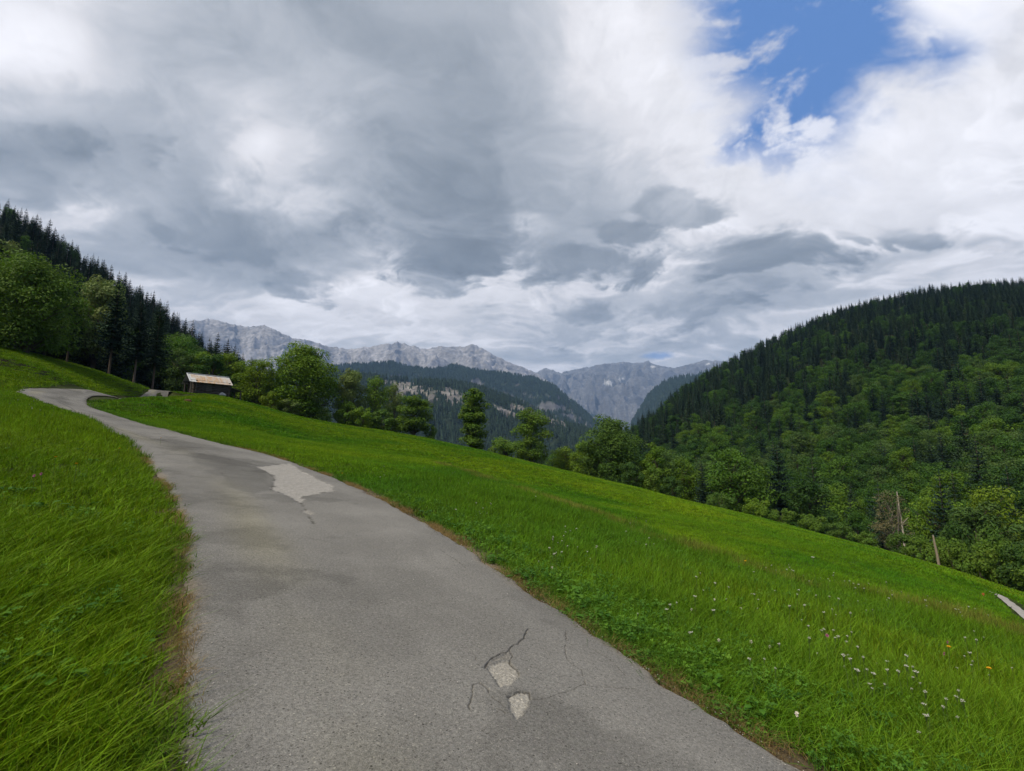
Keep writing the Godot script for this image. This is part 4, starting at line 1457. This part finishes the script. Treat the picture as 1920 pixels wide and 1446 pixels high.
# ---------------------------------------------------------------- pole, path, stump
func build_small_things() -> void:
	# weathered pole at the lower edge
	var az := az_of(1762, 1064)
	var rr := 66.0
	var x := sin(az) * rr
	var f := cos(az) * rr
	var y := ground(x, f)
	var top := EYE + tan_of(1750, 1006) * rr
	var azt := az_of(1750, 1006)
	var tip := Vector3(sin(azt) * rr - x, top - y, -(cos(azt) * rr - f))
	var t := thing("wooden_pole", Vector3(x, y, -f))
	tag(t, "weathered leaning wooden pole by the hedge at the lower meadow edge", "pole")
	var m := MB.new()
	m.tube([Vector3(0, -0.6, 0), Vector3(0.02, tip.y * 0.4, 0) + tip * Vector3(0.42, 0, 0.42), tip * Vector3(0.8, 0.78, 0.8), tip], [0.12, 0.11, 0.095, 0.075], 9, Color(0.27, 0.225, 0.165))
	inst("shaft", m.mesh(), M.bark, t)
	m = MB.new()
	m.tube([tip - Vector3(0, 0.05, 0), tip + Vector3(-0.02, 0.16, 0)], [0.075, 0.02], 7, Color(0.36, 0.31, 0.24))
	inst("splintered_top", m.mesh(), M.bark, t)
	# pale dead trunk standing in the trees
	az = az_of(1684, 925)
	rr = 88.0
	x = sin(az) * rr
	f = cos(az) * rr
	y = ground(x, f)
	top = EYE + tan_of(1683, 922) * rr
	t = thing("dead_trunk", Vector3(x, y, -f))
	tag(t, "pale bare dead trunk rising out of the half dead tree", "tree trunk")
	m = MB.new()
	m.tube([Vector3(0, -0.5, 0), Vector3(0.1, (top - y) * 0.5, 0), Vector3(-0.15, top - y, 0)], [0.14, 0.11, 0.06], 8, Color(0.42, 0.38, 0.32))
	inst("trunk", m.mesh(), M.bark, t)
	m = MB.new()
	m.tube([Vector3(0.05, (top - y) * 0.62, 0), Vector3(0.9, (top - y) * 0.70, 0.2)], [0.06, 0.02], 5, Color(0.38, 0.34, 0.29))
	inst("branch", m.mesh(), M.bark, t)
	# footpath
	var path := gps([1846, 1099, 1872, 1107, 1898, 1118, 1925, 1131, 1990, 1163, 2100, 1215])
	path = catmull(path, 8)
	track_l = path
	var p := PackedVector3Array()
	var col := PackedColorArray()
	for i in path.size():
		var d := (path[mini(i + 1, path.size() - 1)] - path[maxi(i - 1, 0)]).normalized()
		var s := Vector2(d.y, -d.x)
		for k in 7:
			var q := path[i] + s * lerpf(-0.24, 0.24, k / 6.0) * sstep(0, 6, i + 1) * (1.0 + 0.3 * noise_c.get_noise_2d(i * 60, k * 9))
			p.append(Vector3(q.x, ground(q.x, q.y) + 0.05 + 0.02 * sin(k * PI / 6.0), -q.y))
			var v := 0.30 + 0.07 * noise_c.get_noise_2d(q.x * 200, q.y * 200)
			col.append(Color(v, v * 0.96, v * 0.9))
	var nn := grid_mesh(p, col, 7, path.size())
	var o := inst("footpath", nn, mat(Color.WHITE, 0.95, true))
	tag(o, "", "", "", "structure")
	# small orange marker stake by the end of the footpath
	var q := gp(1842, 1101)
	t = thing("marker_stake", Vector3(q.x, ground(q.x, q.y), -q.y))
	t.scale = Vector3.ONE * 0.6
	tag(t, "tiny orange marker stake by the end of the pale footpath", "stake")
	m = MB.new()
	m.box(Vector3(-0.03, -0.2, -0.03), Vector3(0.03, 0.32, 0.03), Color(0.45, 0.20, 0.06))
	inst("stake", m.mesh(), M.petal, t)
	m = MB.new()
	m.box(Vector3(-0.08, 0.18, -0.035), Vector3(0.08, 0.34, 0.035), Color(0.42, 0.14, 0.04))
	inst("flag", m.mesh(), M.petal, t)
	# brown stump in the meadow below the barn
	q = gp(351, 757)
	t = thing("tree_stump", Vector3(q.x, ground(q.x, q.y), -q.y))
	t.scale = Vector3.ONE * 0.6
	tag(t, "weathered brown stump lying in the meadow below the barn", "stump")
	m = MB.new()
	var g := RandomNumberGenerator.new()
	g.seed = 3
	m.tube([Vector3(-0.62, 0.10, 0.1), Vector3(-0.3, 0.24, 0.05), Vector3(0.1, 0.27, 0), Vector3(0.45, 0.25, -0.05), Vector3(0.62, 0.2, -0.08)], [0.22, 0.33, 0.36, 0.30, 0.17], 9, Color(0.085, 0.048, 0.026))
	inst("body", m.mesh(), M.bark, t)
	m = MB.new()
	m.tube([Vector3(-0.5, 0.2, 0.2), Vector3(-0.6, 0.3, 0.32), Vector3(-0.62, 0.36, 0.42)], [0.24, 0.22, 0.02], 9, Color(0.05, 0.03, 0.02))
	inst("hollow", m.mesh(), M.bark, t)
	for k in 4:
		m = MB.new()
		var a := k * 1.7 + 0.4
		m.tube([Vector3(0.1, 0.25, 0), Vector3(cos(a) * 0.5 + 0.1, 0.22, sin(a) * 0.4), Vector3(cos(a) * 0.8 + 0.1, -0.02, sin(a) * 0.65)], [0.13, 0.09, 0.03], 6, Color(0.11, 0.07, 0.04))
		inst("root", m.mesh(), M.bark, t)
	# pale boulder at the barn's corner
	q = gp_at(415, 84.5)
	t = thing("boulder", Vector3(q.x, land(q.x, q.y), -q.y))
	tag(t, "pale grey rock lying at the corner of the hay barn", "rock")
	m = MB.new()
	var ring := []
	for j in 5:
		var row := []
		for i in 9:
			var th := PI * j / 4.0
			var ph := TAU * i / 9.0
			row.append(Vector3(sin(th) * cos(ph) * 0.75, cos(th) * 0.42 + 0.25, sin(th) * sin(ph) * 0.5) * (1.0 + 0.25 * noise_c.get_noise_2d(i * 50 % 450, j * 90)))
		ring.append(row)
	for j in 4:
		for i in 9:
			m.quad(ring[j][i], ring[j][(i + 1) % 9], ring[j + 1][(i + 1) % 9], ring[j + 1][i], Color(0.42, 0.42, 0.41))
	inst("rock", m.mesh(), M.bark, t)

# ---------------------------------------------------------------- grass
func blade_clump(seed_: int, n: int, rad: float, hmin: float, hmax: float, width: float, lean: Vector3, segs := 3) -> ArrayMesh:
	var g := RandomNumberGenerator.new()
	g.seed = seed_
	var m := MB.new()
	for k in n:
		var a := g.randf() * TAU
		var d := sqrt(g.randf()) * rad
		var p := Vector3(cos(a) * d, -0.02, sin(a) * d)
		var h := g.randf_range(hmin, hmax)
		var bend := Vector3(g.randfn() * 0.42, 0, g.randfn() * 0.42) + lean * g.randf_range(0.2, 1.3) + Vector3(cos(a), 0, sin(a)) * 0.2
		var sd := Vector3(g.randfn(), 0, g.randfn()).normalized()
		var w := width * g.randf_range(0.6, 1.3)
		var v := g.randf_range(0.45, 1.4)
		var c := Color(v * g.randf_range(0.8, 1.35), v, v * g.randf_range(0.7, 1.2))
		if g.randf() < 0.05: c = Color(2.1, 1.35, 3.5) * v
		var pl := p - sd * w
		var pr := p + sd * w
		for s in segs:
			var t := float(s + 1) / segs
			var q := p + Vector3(0, h * (t - 0.22 * t * t * bend.length()), 0) + bend * h * t * t
			var ww := w * (1.0 - t * 0.85) if s < segs - 1 else 0.0
			if s < segs - 1:
				m.quad(pl, pr, q + sd * ww, q - sd * ww, c)
				pl = q - sd * ww
				pr = q + sd * ww
			else:
				m.tri(pl, pr, q, c)
	return m.mesh()

func herb_clump(seed_: int, n: int, rad: float, size: float) -> ArrayMesh:
	var g := RandomNumberGenerator.new()
	g.seed = seed_
	var m := MB.new()
	for k in n:
		var a := g.randf() * TAU
		var out := Vector3(cos(a), 0, sin(a))
		var sd := Vector3(-sin(a), 0, cos(a))
		var l := size * g.randf_range(0.6, 1.3)
		var up := g.randf_range(0.25, 1.0)
		var p0 := out * rad * g.randf() * 0.5
		var p1 := p0 + (out + Vector3(0, up, 0)).normalized() * l * 0.5
		var p2 := p1 + (out + Vector3(0, up * 0.2, 0)).normalized() * l * 0.35
		var p3 := p2 + (out + Vector3(0, -0.35, 0)).normalized() * l * 0.25
		var w := l * g.randf_range(0.13, 0.24)
		var v := g.randf_range(0.75, 1.25)
		var c := Color(v * 0.85, v, v * 1.3)
		m.tri(p0, p1 + sd * w * 0.7 + Vector3(0, 0.01, 0), p1 - sd * w * 0.7 + Vector3(0, 0.01, 0), c)
		m.quad(p1 - sd * w * 0.7, p1 + sd * w * 0.7, p2 + sd * w, p2 - sd * w, c)
		m.tri(p2 - sd * w, p2 + sd * w, p3, c)
	return m.mesh()

func clover_clump(seed_: int, n: int, rad: float) -> ArrayMesh:
	var g := RandomNumberGenerator.new()
	g.seed = seed_
	var m := MB.new()
	for k in n:
		var a := g.randf() * TAU
		var p := Vector3(cos(a), 0, sin(a)) * rad * sqrt(g.randf())
		var h := g.randf_range(0.03, 0.15)
		var top := p + Vector3(g.randfn() * 0.02, h, g.randfn() * 0.02)
		var v := g.randf_range(0.6, 1.3)
		var c := Color(v * 0.9, v, v * 1.2)
		var sd := Vector3(0.0016, 0, 0.001)
		m.quad(p - sd, p + sd, top + sd, top - sd, c * 0.8)
		var up := Vector3(g.randfn() * 0.3, 1, g.randfn() * 0.3).normalized()
		var s := g.randf_range(0.007, 0.014)
		for j in 3:
			var b := TAU * j / 3.0 + a
			var o := (Vector3(cos(b), 0, sin(b)) - up * up.dot(Vector3(cos(b), 0, sin(b)))).normalized()
			var w := up.cross(o)
			m.quad(top, top + o * s * 0.9 - w * s * 0.75, top + o * s * 1.7 + up * s * 0.1, top + o * s * 0.9 + w * s * 0.75, c)
	return m.mesh()

func scatter(root: Node3D, called: String, mesh: Mesh, items: Array) -> void:
	if items.is_empty(): return
	var mm := MultiMesh.new()
	mm.transform_format = MultiMesh.TRANSFORM_3D
	mm.use_colors = true
	mm.mesh = mesh
	mm.instance_count = items.size()
	for k in items.size():
		mm.set_instance_transform(k, items[k][0])
		mm.set_instance_color(k, items[k][1])
	var o := MultiMeshInstance3D.new()
	o.multimesh = mm
	o.material_override = M.grass
	o.name = called
	root.add_child(o, true)

func build_grass() -> void:
	var tall := []
	var mid := []
	var low := []
	var far := []
	var herb := []
	var straw := []
	var clov := []
	var lean := Vector3(0.24, 0, -0.06)
	for k in 3:
		tall.append([blade_clump(300 + k, 34, 0.13, 0.07, 0.34, 0.0054, lean), []])
		mid.append([blade_clump(310 + k, 52, 0.22, 0.07, 0.28, 0.0075, lean * 0.5, 2), []])
		low.append([blade_clump(320 + k, 90, 0.34, 0.05, 0.13, 0.010, lean * 0.5, 2), []])
		far.append([blade_clump(330 + k, 120, 0.62, 0.05, 0.15, 0.024, lean * 0.4, 2), []])
		herb.append([herb_clump(340 + k, 9, 0.08, 0.11), []])
		clov.append([clover_clump(360 + k, 44, 0.12), []])
		straw.append([blade_clump(350 + k, 26, 0.12, 0.03, 0.13, 0.0022, Vector3(0.9, 0, 0.3), 2), []])
	var g := RandomNumberGenerator.new()
	g.seed = 5150
	var bands := [[0.9, 3.2, 0.052], [3.2, 7.0, 0.075], [7.0, 16.0, 0.15], [16.0, 38.0, 0.27], [38.0, 92.0, 0.46]]
	for b in bands:
		var r: float = b[0]
		while r < b[1]:
			var az := -1.16
			while az < 1.16:
				az += b[2] / r
				var a: float = az + g.randf_range(-0.5, 0.5) * b[2] / r
				var rr: float = r + g.randf_range(-0.5, 0.5) * b[2]
				var x := sin(a) * rr
				var f := cos(a) * rr
				if rr > look(lut_rc, a) + 1.5: continue
				var rd := road_at(x, f)
				if rd.x < -0.03: continue
				if a > 0.7 and rr > 25.0:
					var on := false
					for q in track_l:
						if absf(q.x - x) + absf(q.y - f) < 0.9: on = true
					if on: continue
				var edge := sstep(0.0, 0.35, rd.x)
				var n1 := noise_a.get_noise_2d(x * 3.0, f * 3.0)
				var n2 := noise_a.get_noise_2d(x * 30.0, f * 30.0)
				var n3 := noise_a.get_noise_2d(x * 9.0 + 200, f * 9.0)
				if n2 < -0.16 and rr < 16 and g.randf() < 0.45: continue
				if edge < 0.6 and g.randf() > 0.34 + edge + n2 + sstep(12, 25, rr): continue
				var bt := beyond_terrace(x, f) if f > 3 and x > -6 and rr < 45 else -9.0
				var mown := sstep(-0.5, 1.2, bt)
				if rd.y < 0: mown = 0.0
				if rr > 30: mown = 1.0
				elif x < -4 and rd.y > 0: mown = sstep(12, 18, rr)
				var y := ground(x, f)
				var hs := (0.62 + 0.5 * edge) * (1.0 + 0.5 * n3 + 0.3 * n2) * g.randf_range(0.8, 1.2)
				if bt > -1.2 and bt < 1.4: hs *= 1.35
				if rd.y > 0: hs *= 0.55 + 0.45 * sstep(0.2, 2.2, rd.x)
				if rd.y < 0: hs *= 0.64
				var c := Color(0.075, 0.215, 0.008).lerp(Color(0.180, 0.310, 0.008), clampf(0.5 + 0.8 * n1 + 0.6 * n3, 0, 1))
				if rd.y < 0: c = c.lerp(Color(0.180, 0.285, 0.006), 0.45)
				else: c = c.lerp(Color(0.075, 0.185, 0.016), 0.35 * (1.0 - mown))
				c = c.lerp(Color(0.060, 0.130, 0.026), (1.0 - edge) * 0.5)
				if bt > -1.6 and bt < 2.6: c = c.lerp(Color(0.20, 0.22, 0.045), 0.75 * sstep(0.0, 0.25, 0.12 + n2 + 0.5 * n3))
				c = c * g.randf_range(0.72, 1.28)
				c.a = 1.0
				var turn := g.randf_range(-0.8, 0.8) if g.randf() < 0.5 else g.randf() * TAU
				var v := g.randi() % 3
				var set: Array
				var sc := 1.0
				if rr < 7.0: set = tall if mown < 0.5 else mid
				elif rr < 16.0: set = mid if mown < 0.6 else low
				elif rr < 38.0:
					set = low
					sc = 1.0 if mown > 0.6 else 1.9
				else: set = far
				if set == mid and rr >= 7.0: hs *= 0.95
				var bs := Basis(Vector3.UP, turn)
				if set == tall or set == mid: bs = bs.scaled(Vector3(1.0, hs, 1.0))
				else: bs = bs.scaled(Vector3(1.0, sc * (0.8 + 0.5 * g.randf()), 1.0))
				set[v][1].append([Transform3D(bs, Vector3(x, y, -f)), c])
				if rr < 12.0 and g.randf() < (0.06 if rd.y > 0 else 0.02) + 0.22 * n3 + 0.15 * n2 + (0.10 if rd.y > 0 and rd.x < 1.3 else 0.0):
					var s := g.randf_range(0.6, 1.0)
					var cc := Color(0.060, 0.165, 0.020).lerp(Color(0.12, 0.24, 0.02), g.randf())
					clov[v][1].append([Transform3D(Basis(Vector3.UP, g.randf() * TAU).scaled(Vector3(s, s * (0.6 + 0.9 * edge), s)), Vector3(x, y, -f)), cc])
				if rr < 14.0 and g.randf() < 0.05 + (0.05 if rd.y > 0 and rd.x < 1.6 else 0.0):
					var s := g.randf_range(0.6, 1.3)
					var hc := Color(0.045, 0.125, 0.014).lerp(Color(0.09, 0.19, 0.014), g.randf())
					herb[v][1].append([Transform3D(Basis(Vector3.UP, g.randf() * TAU).scaled(Vector3(s, s, s)), Vector3(x, y + g.randf_range(0.0, 0.08) * edge, -f)), hc])
			r += b[2]
	# dead straw along both rims of the tarmac
	for i in road_l.size() - 1:
		if (road_l[i] as Vector2).length() > 22.0: continue
		for side in 2:
			var e0: Vector2 = road_l[i] if side == 0 else road_r[i]
			var e1: Vector2 = road_l[i + 1] if side == 0 else road_r[i + 1]
			var n := int(e0.distance_to(e1) / 0.014)
			for k in n:
				var q := e0.lerp(e1, g.randf())
				var out := (road_l[i] - road_r[i]).normalized() * (1.0 if side == 0 else -1.0)
				q += out * absf(g.randfn()) * 0.11 + out * -0.03
				if noise_a.get_noise_2d(q.x * 50, q.y * 50) < -0.08: continue
				var v := g.randf_range(0.7, 1.2)
				var c := Color(0.30 * v, 0.215 * v, 0.095 * v)
				straw[g.randi() % 3][1].append([Transform3D(Basis(Vector3.UP, g.randf() * TAU).scaled(Vector3(1, g.randf_range(0.5, 1.1), 1)), Vector3(q.x, maxf(ground(q.x, q.y), land(q.x, q.y) - 0.01) + 0.01, -q.y)), c])
	var gm := MB.new()
	for t in [[0, 1, 2], [0, 2, 3], [0, 3, 1], [4, 2, 1], [4, 3, 2], [4, 1, 3]]:
		var pv := [Vector3(0, 0.8, 0), Vector3(1, 0.1, 0.1), Vector3(-0.5, 0.2, 0.9), Vector3(-0.6, 0.05, -0.8), Vector3(0, -0.4, 0)]
		gm.tri(pv[t[0]], pv[t[1]], pv[t[2]], Color.WHITE)
	var grit := []
	for k in 5200:
		var i := g.randi() % (road_l.size() - 1)
		var u := g.randf() if g.randf() < 0.25 else (absf(g.randfn()) * 0.035 if g.randf() < 0.5 else 1.0 - absf(g.randfn()) * 0.035)
		var q: Vector2 = road_l[i].lerp(road_l[i + 1], g.randf()).lerp(road_r[i].lerp(road_r[i + 1], g.randf()), clampf(u, -0.02, 1.02))
		if q.length() > 16.0: continue
		var s := g.randf_range(0.002, 0.006) * (1.6 if g.randf() < 0.1 else 1.0)
		var v := g.randf_range(0.18, 0.5)
		grit.append([Transform3D(Basis(Vector3.UP, g.randf() * TAU).scaled(Vector3(s, s * 0.7, s)), Vector3(q.x, land(q.x, q.y) + 0.022, -q.y)), Color(v, v * 0.95, v * 0.88)])
	var gr := thing("loose_grit", Vector3.ZERO)
	tag(gr, "loose stone grit scattered on the tarmac and along its rims", "gravel", "", "stuff")
	scatter(gr, "stones", gm.mesh(), grit)
	gr.get_child(0).material_override = M.bark
	var root := thing("grass", Vector3.ZERO)
	tag(root, "lush green meadow grass on both sides of the lane", "grass", "", "stuff")
	var count := 0
	for set in [tall, mid, low, far]:
		for s in set:
			scatter(root, "blades", s[0], s[1])
			count += s[1].size()
	var hr := thing("herb_leaves", Vector3.ZERO)
	tag(hr, "broad leaves of clover and herbs low in the verge grass", "ground cover", "", "stuff")
	for s in herb: scatter(hr, "leaves", s[0], s[1])
	for s in clov: scatter(hr, "leaves", s[0], s[1])
	var sr := thing("dry_straw", Vector3.ZERO)
	tag(sr, "dry straw and dead grass along the edges of the tarmac", "straw", "", "stuff")
	for s in straw: scatter(sr, "stalks", s[0], s[1])
	print("grass clumps ", count)

# ---------------------------------------------------------------- flowers
func umbel(seed_: int, h: float, w: float) -> Array:
	var g := RandomNumberGenerator.new()
	g.seed = seed_
	var st := MB.new()
	var fl := MB.new()
	var green := Color(0.09, 0.14, 0.04)
	st.tube([Vector3(0, -0.03, 0), Vector3(0.01, h * 0.6, 0.01), Vector3(0.015, h * 0.86, 0)], [0.0028, 0.0022, 0.0015], 4, green)
	for k in 13:
		var a := k * 2.4
		var d := w * sqrt((k + 0.3) / 13.0)
		var tip := Vector3(cos(a) * d + 0.015, h - d * d * 2.0 + g.randf_range(-0.006, 0.006), sin(a) * d)
		st.tube([Vector3(0.015, h * 0.86, 0), tip], [0.0012, 0.0008], 3, green)
		var s := w * 0.24 * g.randf_range(0.7, 1.2)
		var v := g.randf_range(0.36, 0.54)
		for j in 5:
			var b0 := TAU * j / 5.0 + a
			var b1 := b0 + TAU / 5.0
			fl.tri(tip + Vector3(0, 0.005, 0), tip + Vector3(cos(b1) * s, 0, sin(b1) * s), tip + Vector3(cos(b0) * s, 0, sin(b0) * s), Color(v, v, v * 0.9))
	return [st.mesh(), fl.mesh()]

func daisy(seed_: int, h: float, r: float, petals: int, pc: Color, cc: Color) -> Array:
	var g := RandomNumberGenerator.new()
	g.seed = seed_
	var st := MB.new()
	var fl := MB.new()
	st.tube([Vector3(0, -0.03, 0), Vector3(0.012, h * 0.6, 0), Vector3(0.02, h, 0)], [0.003, 0.0024, 0.002], 5, Color(0.08, 0.13, 0.03))
	for ring in 2:
		for k in petals:
			var a := TAU * (k + ring * 0.5) / petals
			var o := Vector3(cos(a), 0, sin(a))
			var s := Vector3(-sin(a), 0, cos(a))
			var c := Vector3(0.02, h + ring * 0.004, 0)
			var l := r * (1.0 - ring * 0.3)
			fl.quad(c + o * r * 0.12 - s * r * 0.06, c + o * l * 0.7 - s * r * 0.16 + Vector3(0, r * 0.25, 0), c + o * l + Vector3(0, r * 0.2, 0), c + o * l * 0.7 + s * r * 0.16 + Vector3(0, r * 0.25, 0), pc * g.randf_range(0.85, 1.1))
	var cm := MB.new()
	cm.tube([Vector3(0.02, h - 0.004, 0), Vector3(0.02, h + 0.006, 0), Vector3(0.02, h + 0.010, 0)], [r * 0.34, r * 0.3, r * 0.1], 8, cc)
	return [st.mesh(), fl.mesh(), cm.mesh()]

func clover(seed_: int, h: float, r: float, pc: Color) -> Array:
	var g := RandomNumberGenerator.new()
	g.seed = seed_
	var st := MB.new()
	var fl := MB.new()
	st.tube([Vector3(0, -0.03, 0), Vector3(0.01, h * 0.6, 0), Vector3(0.0, h, 0)], [0.003, 0.0022, 0.002], 5, Color(0.08, 0.13, 0.03))
	for k in 46:
		var d := Vector3(g.randfn(), g.randfn() + 0.25, g.randfn()).normalized()
		var p := Vector3(0, h + r * 0.5, 0) + d * r * Vector3(0.85, 1.0, 0.85)
		var s := d.cross(Vector3(0.3, 0.9, 0.2)).normalized() * r * 0.2
		fl.tri(p - d * r * 0.7 - s, p + d * r * 0.15, p - d * r * 0.7 + s, pc * g.randf_range(0.75, 1.25))
	return [st.mesh(), fl.mesh()]

func put_flower(called: String, parts: Array, at: Vector2, label: String, cat: String, group: String, sc := 1.0, lift := 0.0) -> void:
	var t := thing(called, Vector3(at.x, ground(at.x, at.y) + lift, -at.y), rng.randf() * TAU)
	t.scale = Vector3.ONE * sc
	t.rotation.z = rng.randf_range(-0.12, 0.12)
	inst("stem", parts[0], M.petal, t)
	inst("flower_head", parts[1], M.petal, t)
	if parts.size() > 2: inst("flower_centre", parts[2], M.petal, t)
	tag(t, label, cat, group)

func build_flowers() -> void:
	var um := [umbel(1, 0.36, 0.014), umbel(2, 0.31, 0.018), umbel(3, 0.42, 0.012)]
	var g := RandomNumberGenerator.new()
	g.seed = 808
	# white umbels: where the photo shows them thickest
	var spots := []
	for c in [[1190, 1018, 60, 30, 10], [1080, 1040, 40, 30, 12], [1030, 1060, 30, 30, 8], [1570, 1095, 70, 25, 16], [1480, 1075, 60, 20, 14], [1680, 1130, 120, 30, 26], [1800, 1150, 110, 30, 22], [1580, 1225, 40, 30, 9], [1610, 1310, 40, 40, 8], [1700, 1340, 60, 30, 14], [1780, 1400, 60, 30, 10], [1820, 1260, 60, 40, 10],
			[1380, 1150, 120, 50, 16], [1500, 1180, 120, 50, 10], [900, 960, 80, 30, 12], [780, 900, 70, 20, 10], [1250, 1230, 80, 40, 6], [1540, 1070, 20, 10, 3], [1450, 1300, 60, 40, 6], [30, 775, 30, 8, 5], [60, 795, 40, 10, 4]]:
		for k in c[4]: spots.append(gp(c[0] + g.randfn() * c[2] * 0.6, c[1] + g.randfn() * c[3] * 0.6))
	for s in spots:
		if road_at(s.x, s.y).x < 0.15 or s.length() > 60: continue
		var where := "in the tall meadow grass"
		var bt := beyond_terrace(s.x, s.y)
		if s.x < -6.0: where = "in the grass where the lane bends"
		elif road_at(s.x, s.y).x < 1.6: where = "in the verge close beside the tarmac"
		elif absf(bt) < 2.5: where = "along the edge of the old terrace step"
		elif bt > 0: where = "on the mown meadow below the terrace step"
		put_flower("white_umbel_flower", um[g.randi() % 3], s, "small white umbel flower " + where, "flower", "white umbel flowers in the meadow", g.randf_range(0.6, 1.2))
	var tallf := umbel(9, 0.8, 0.04)
	put_flower("tall_umbel_flower", tallf, gp(1532, 1100), "tallest white umbel rising above the terrace edge", "flower", "")
	# yellow ones
	var yl := daisy(4, 0.30, 0.021, 11, Color(0.75, 0.42, 0.02), Color(0.45, 0.24, 0.02))
	for q in [[1779, 1255], [1856, 1305], [95, 925], [134, 938], [216, 880], [300, 835], [640, 905], [1398, 1072]]:
		put_flower("yellow_flower", yl, gp(q[0], q[1]), "small yellow flower in the grass", "flower", "yellow flowers in the grass", 1.25)
	var pk := clover(5, 0.26, 0.018, Color(0.42, 0.12, 0.26))
	for q in [[1556, 1240], [1780, 1232], [1774, 1262], [72, 955], [52, 962]]:
		put_flower("pink_clover_flower", pk, gp(q[0], q[1]), "pink clover head in the meadow grass", "flower", "pink clover heads", 1.15)
	var wc := clover(6, 0.16, 0.016, Color(0.62, 0.58, 0.50))
	for q in [[1342, 1150], [1390, 1165], [1410, 1235], [1446, 1245], [1350, 1235], [1300, 1170], [1645, 1270], [1870, 1380], [1585, 1285], [1033, 1090], [1500, 1395]]:
		put_flower("white_clover_flower", wc, gp(q[0], q[1]), "round white clover head low in the verge grass", "flower", "white clover heads", 1.1)
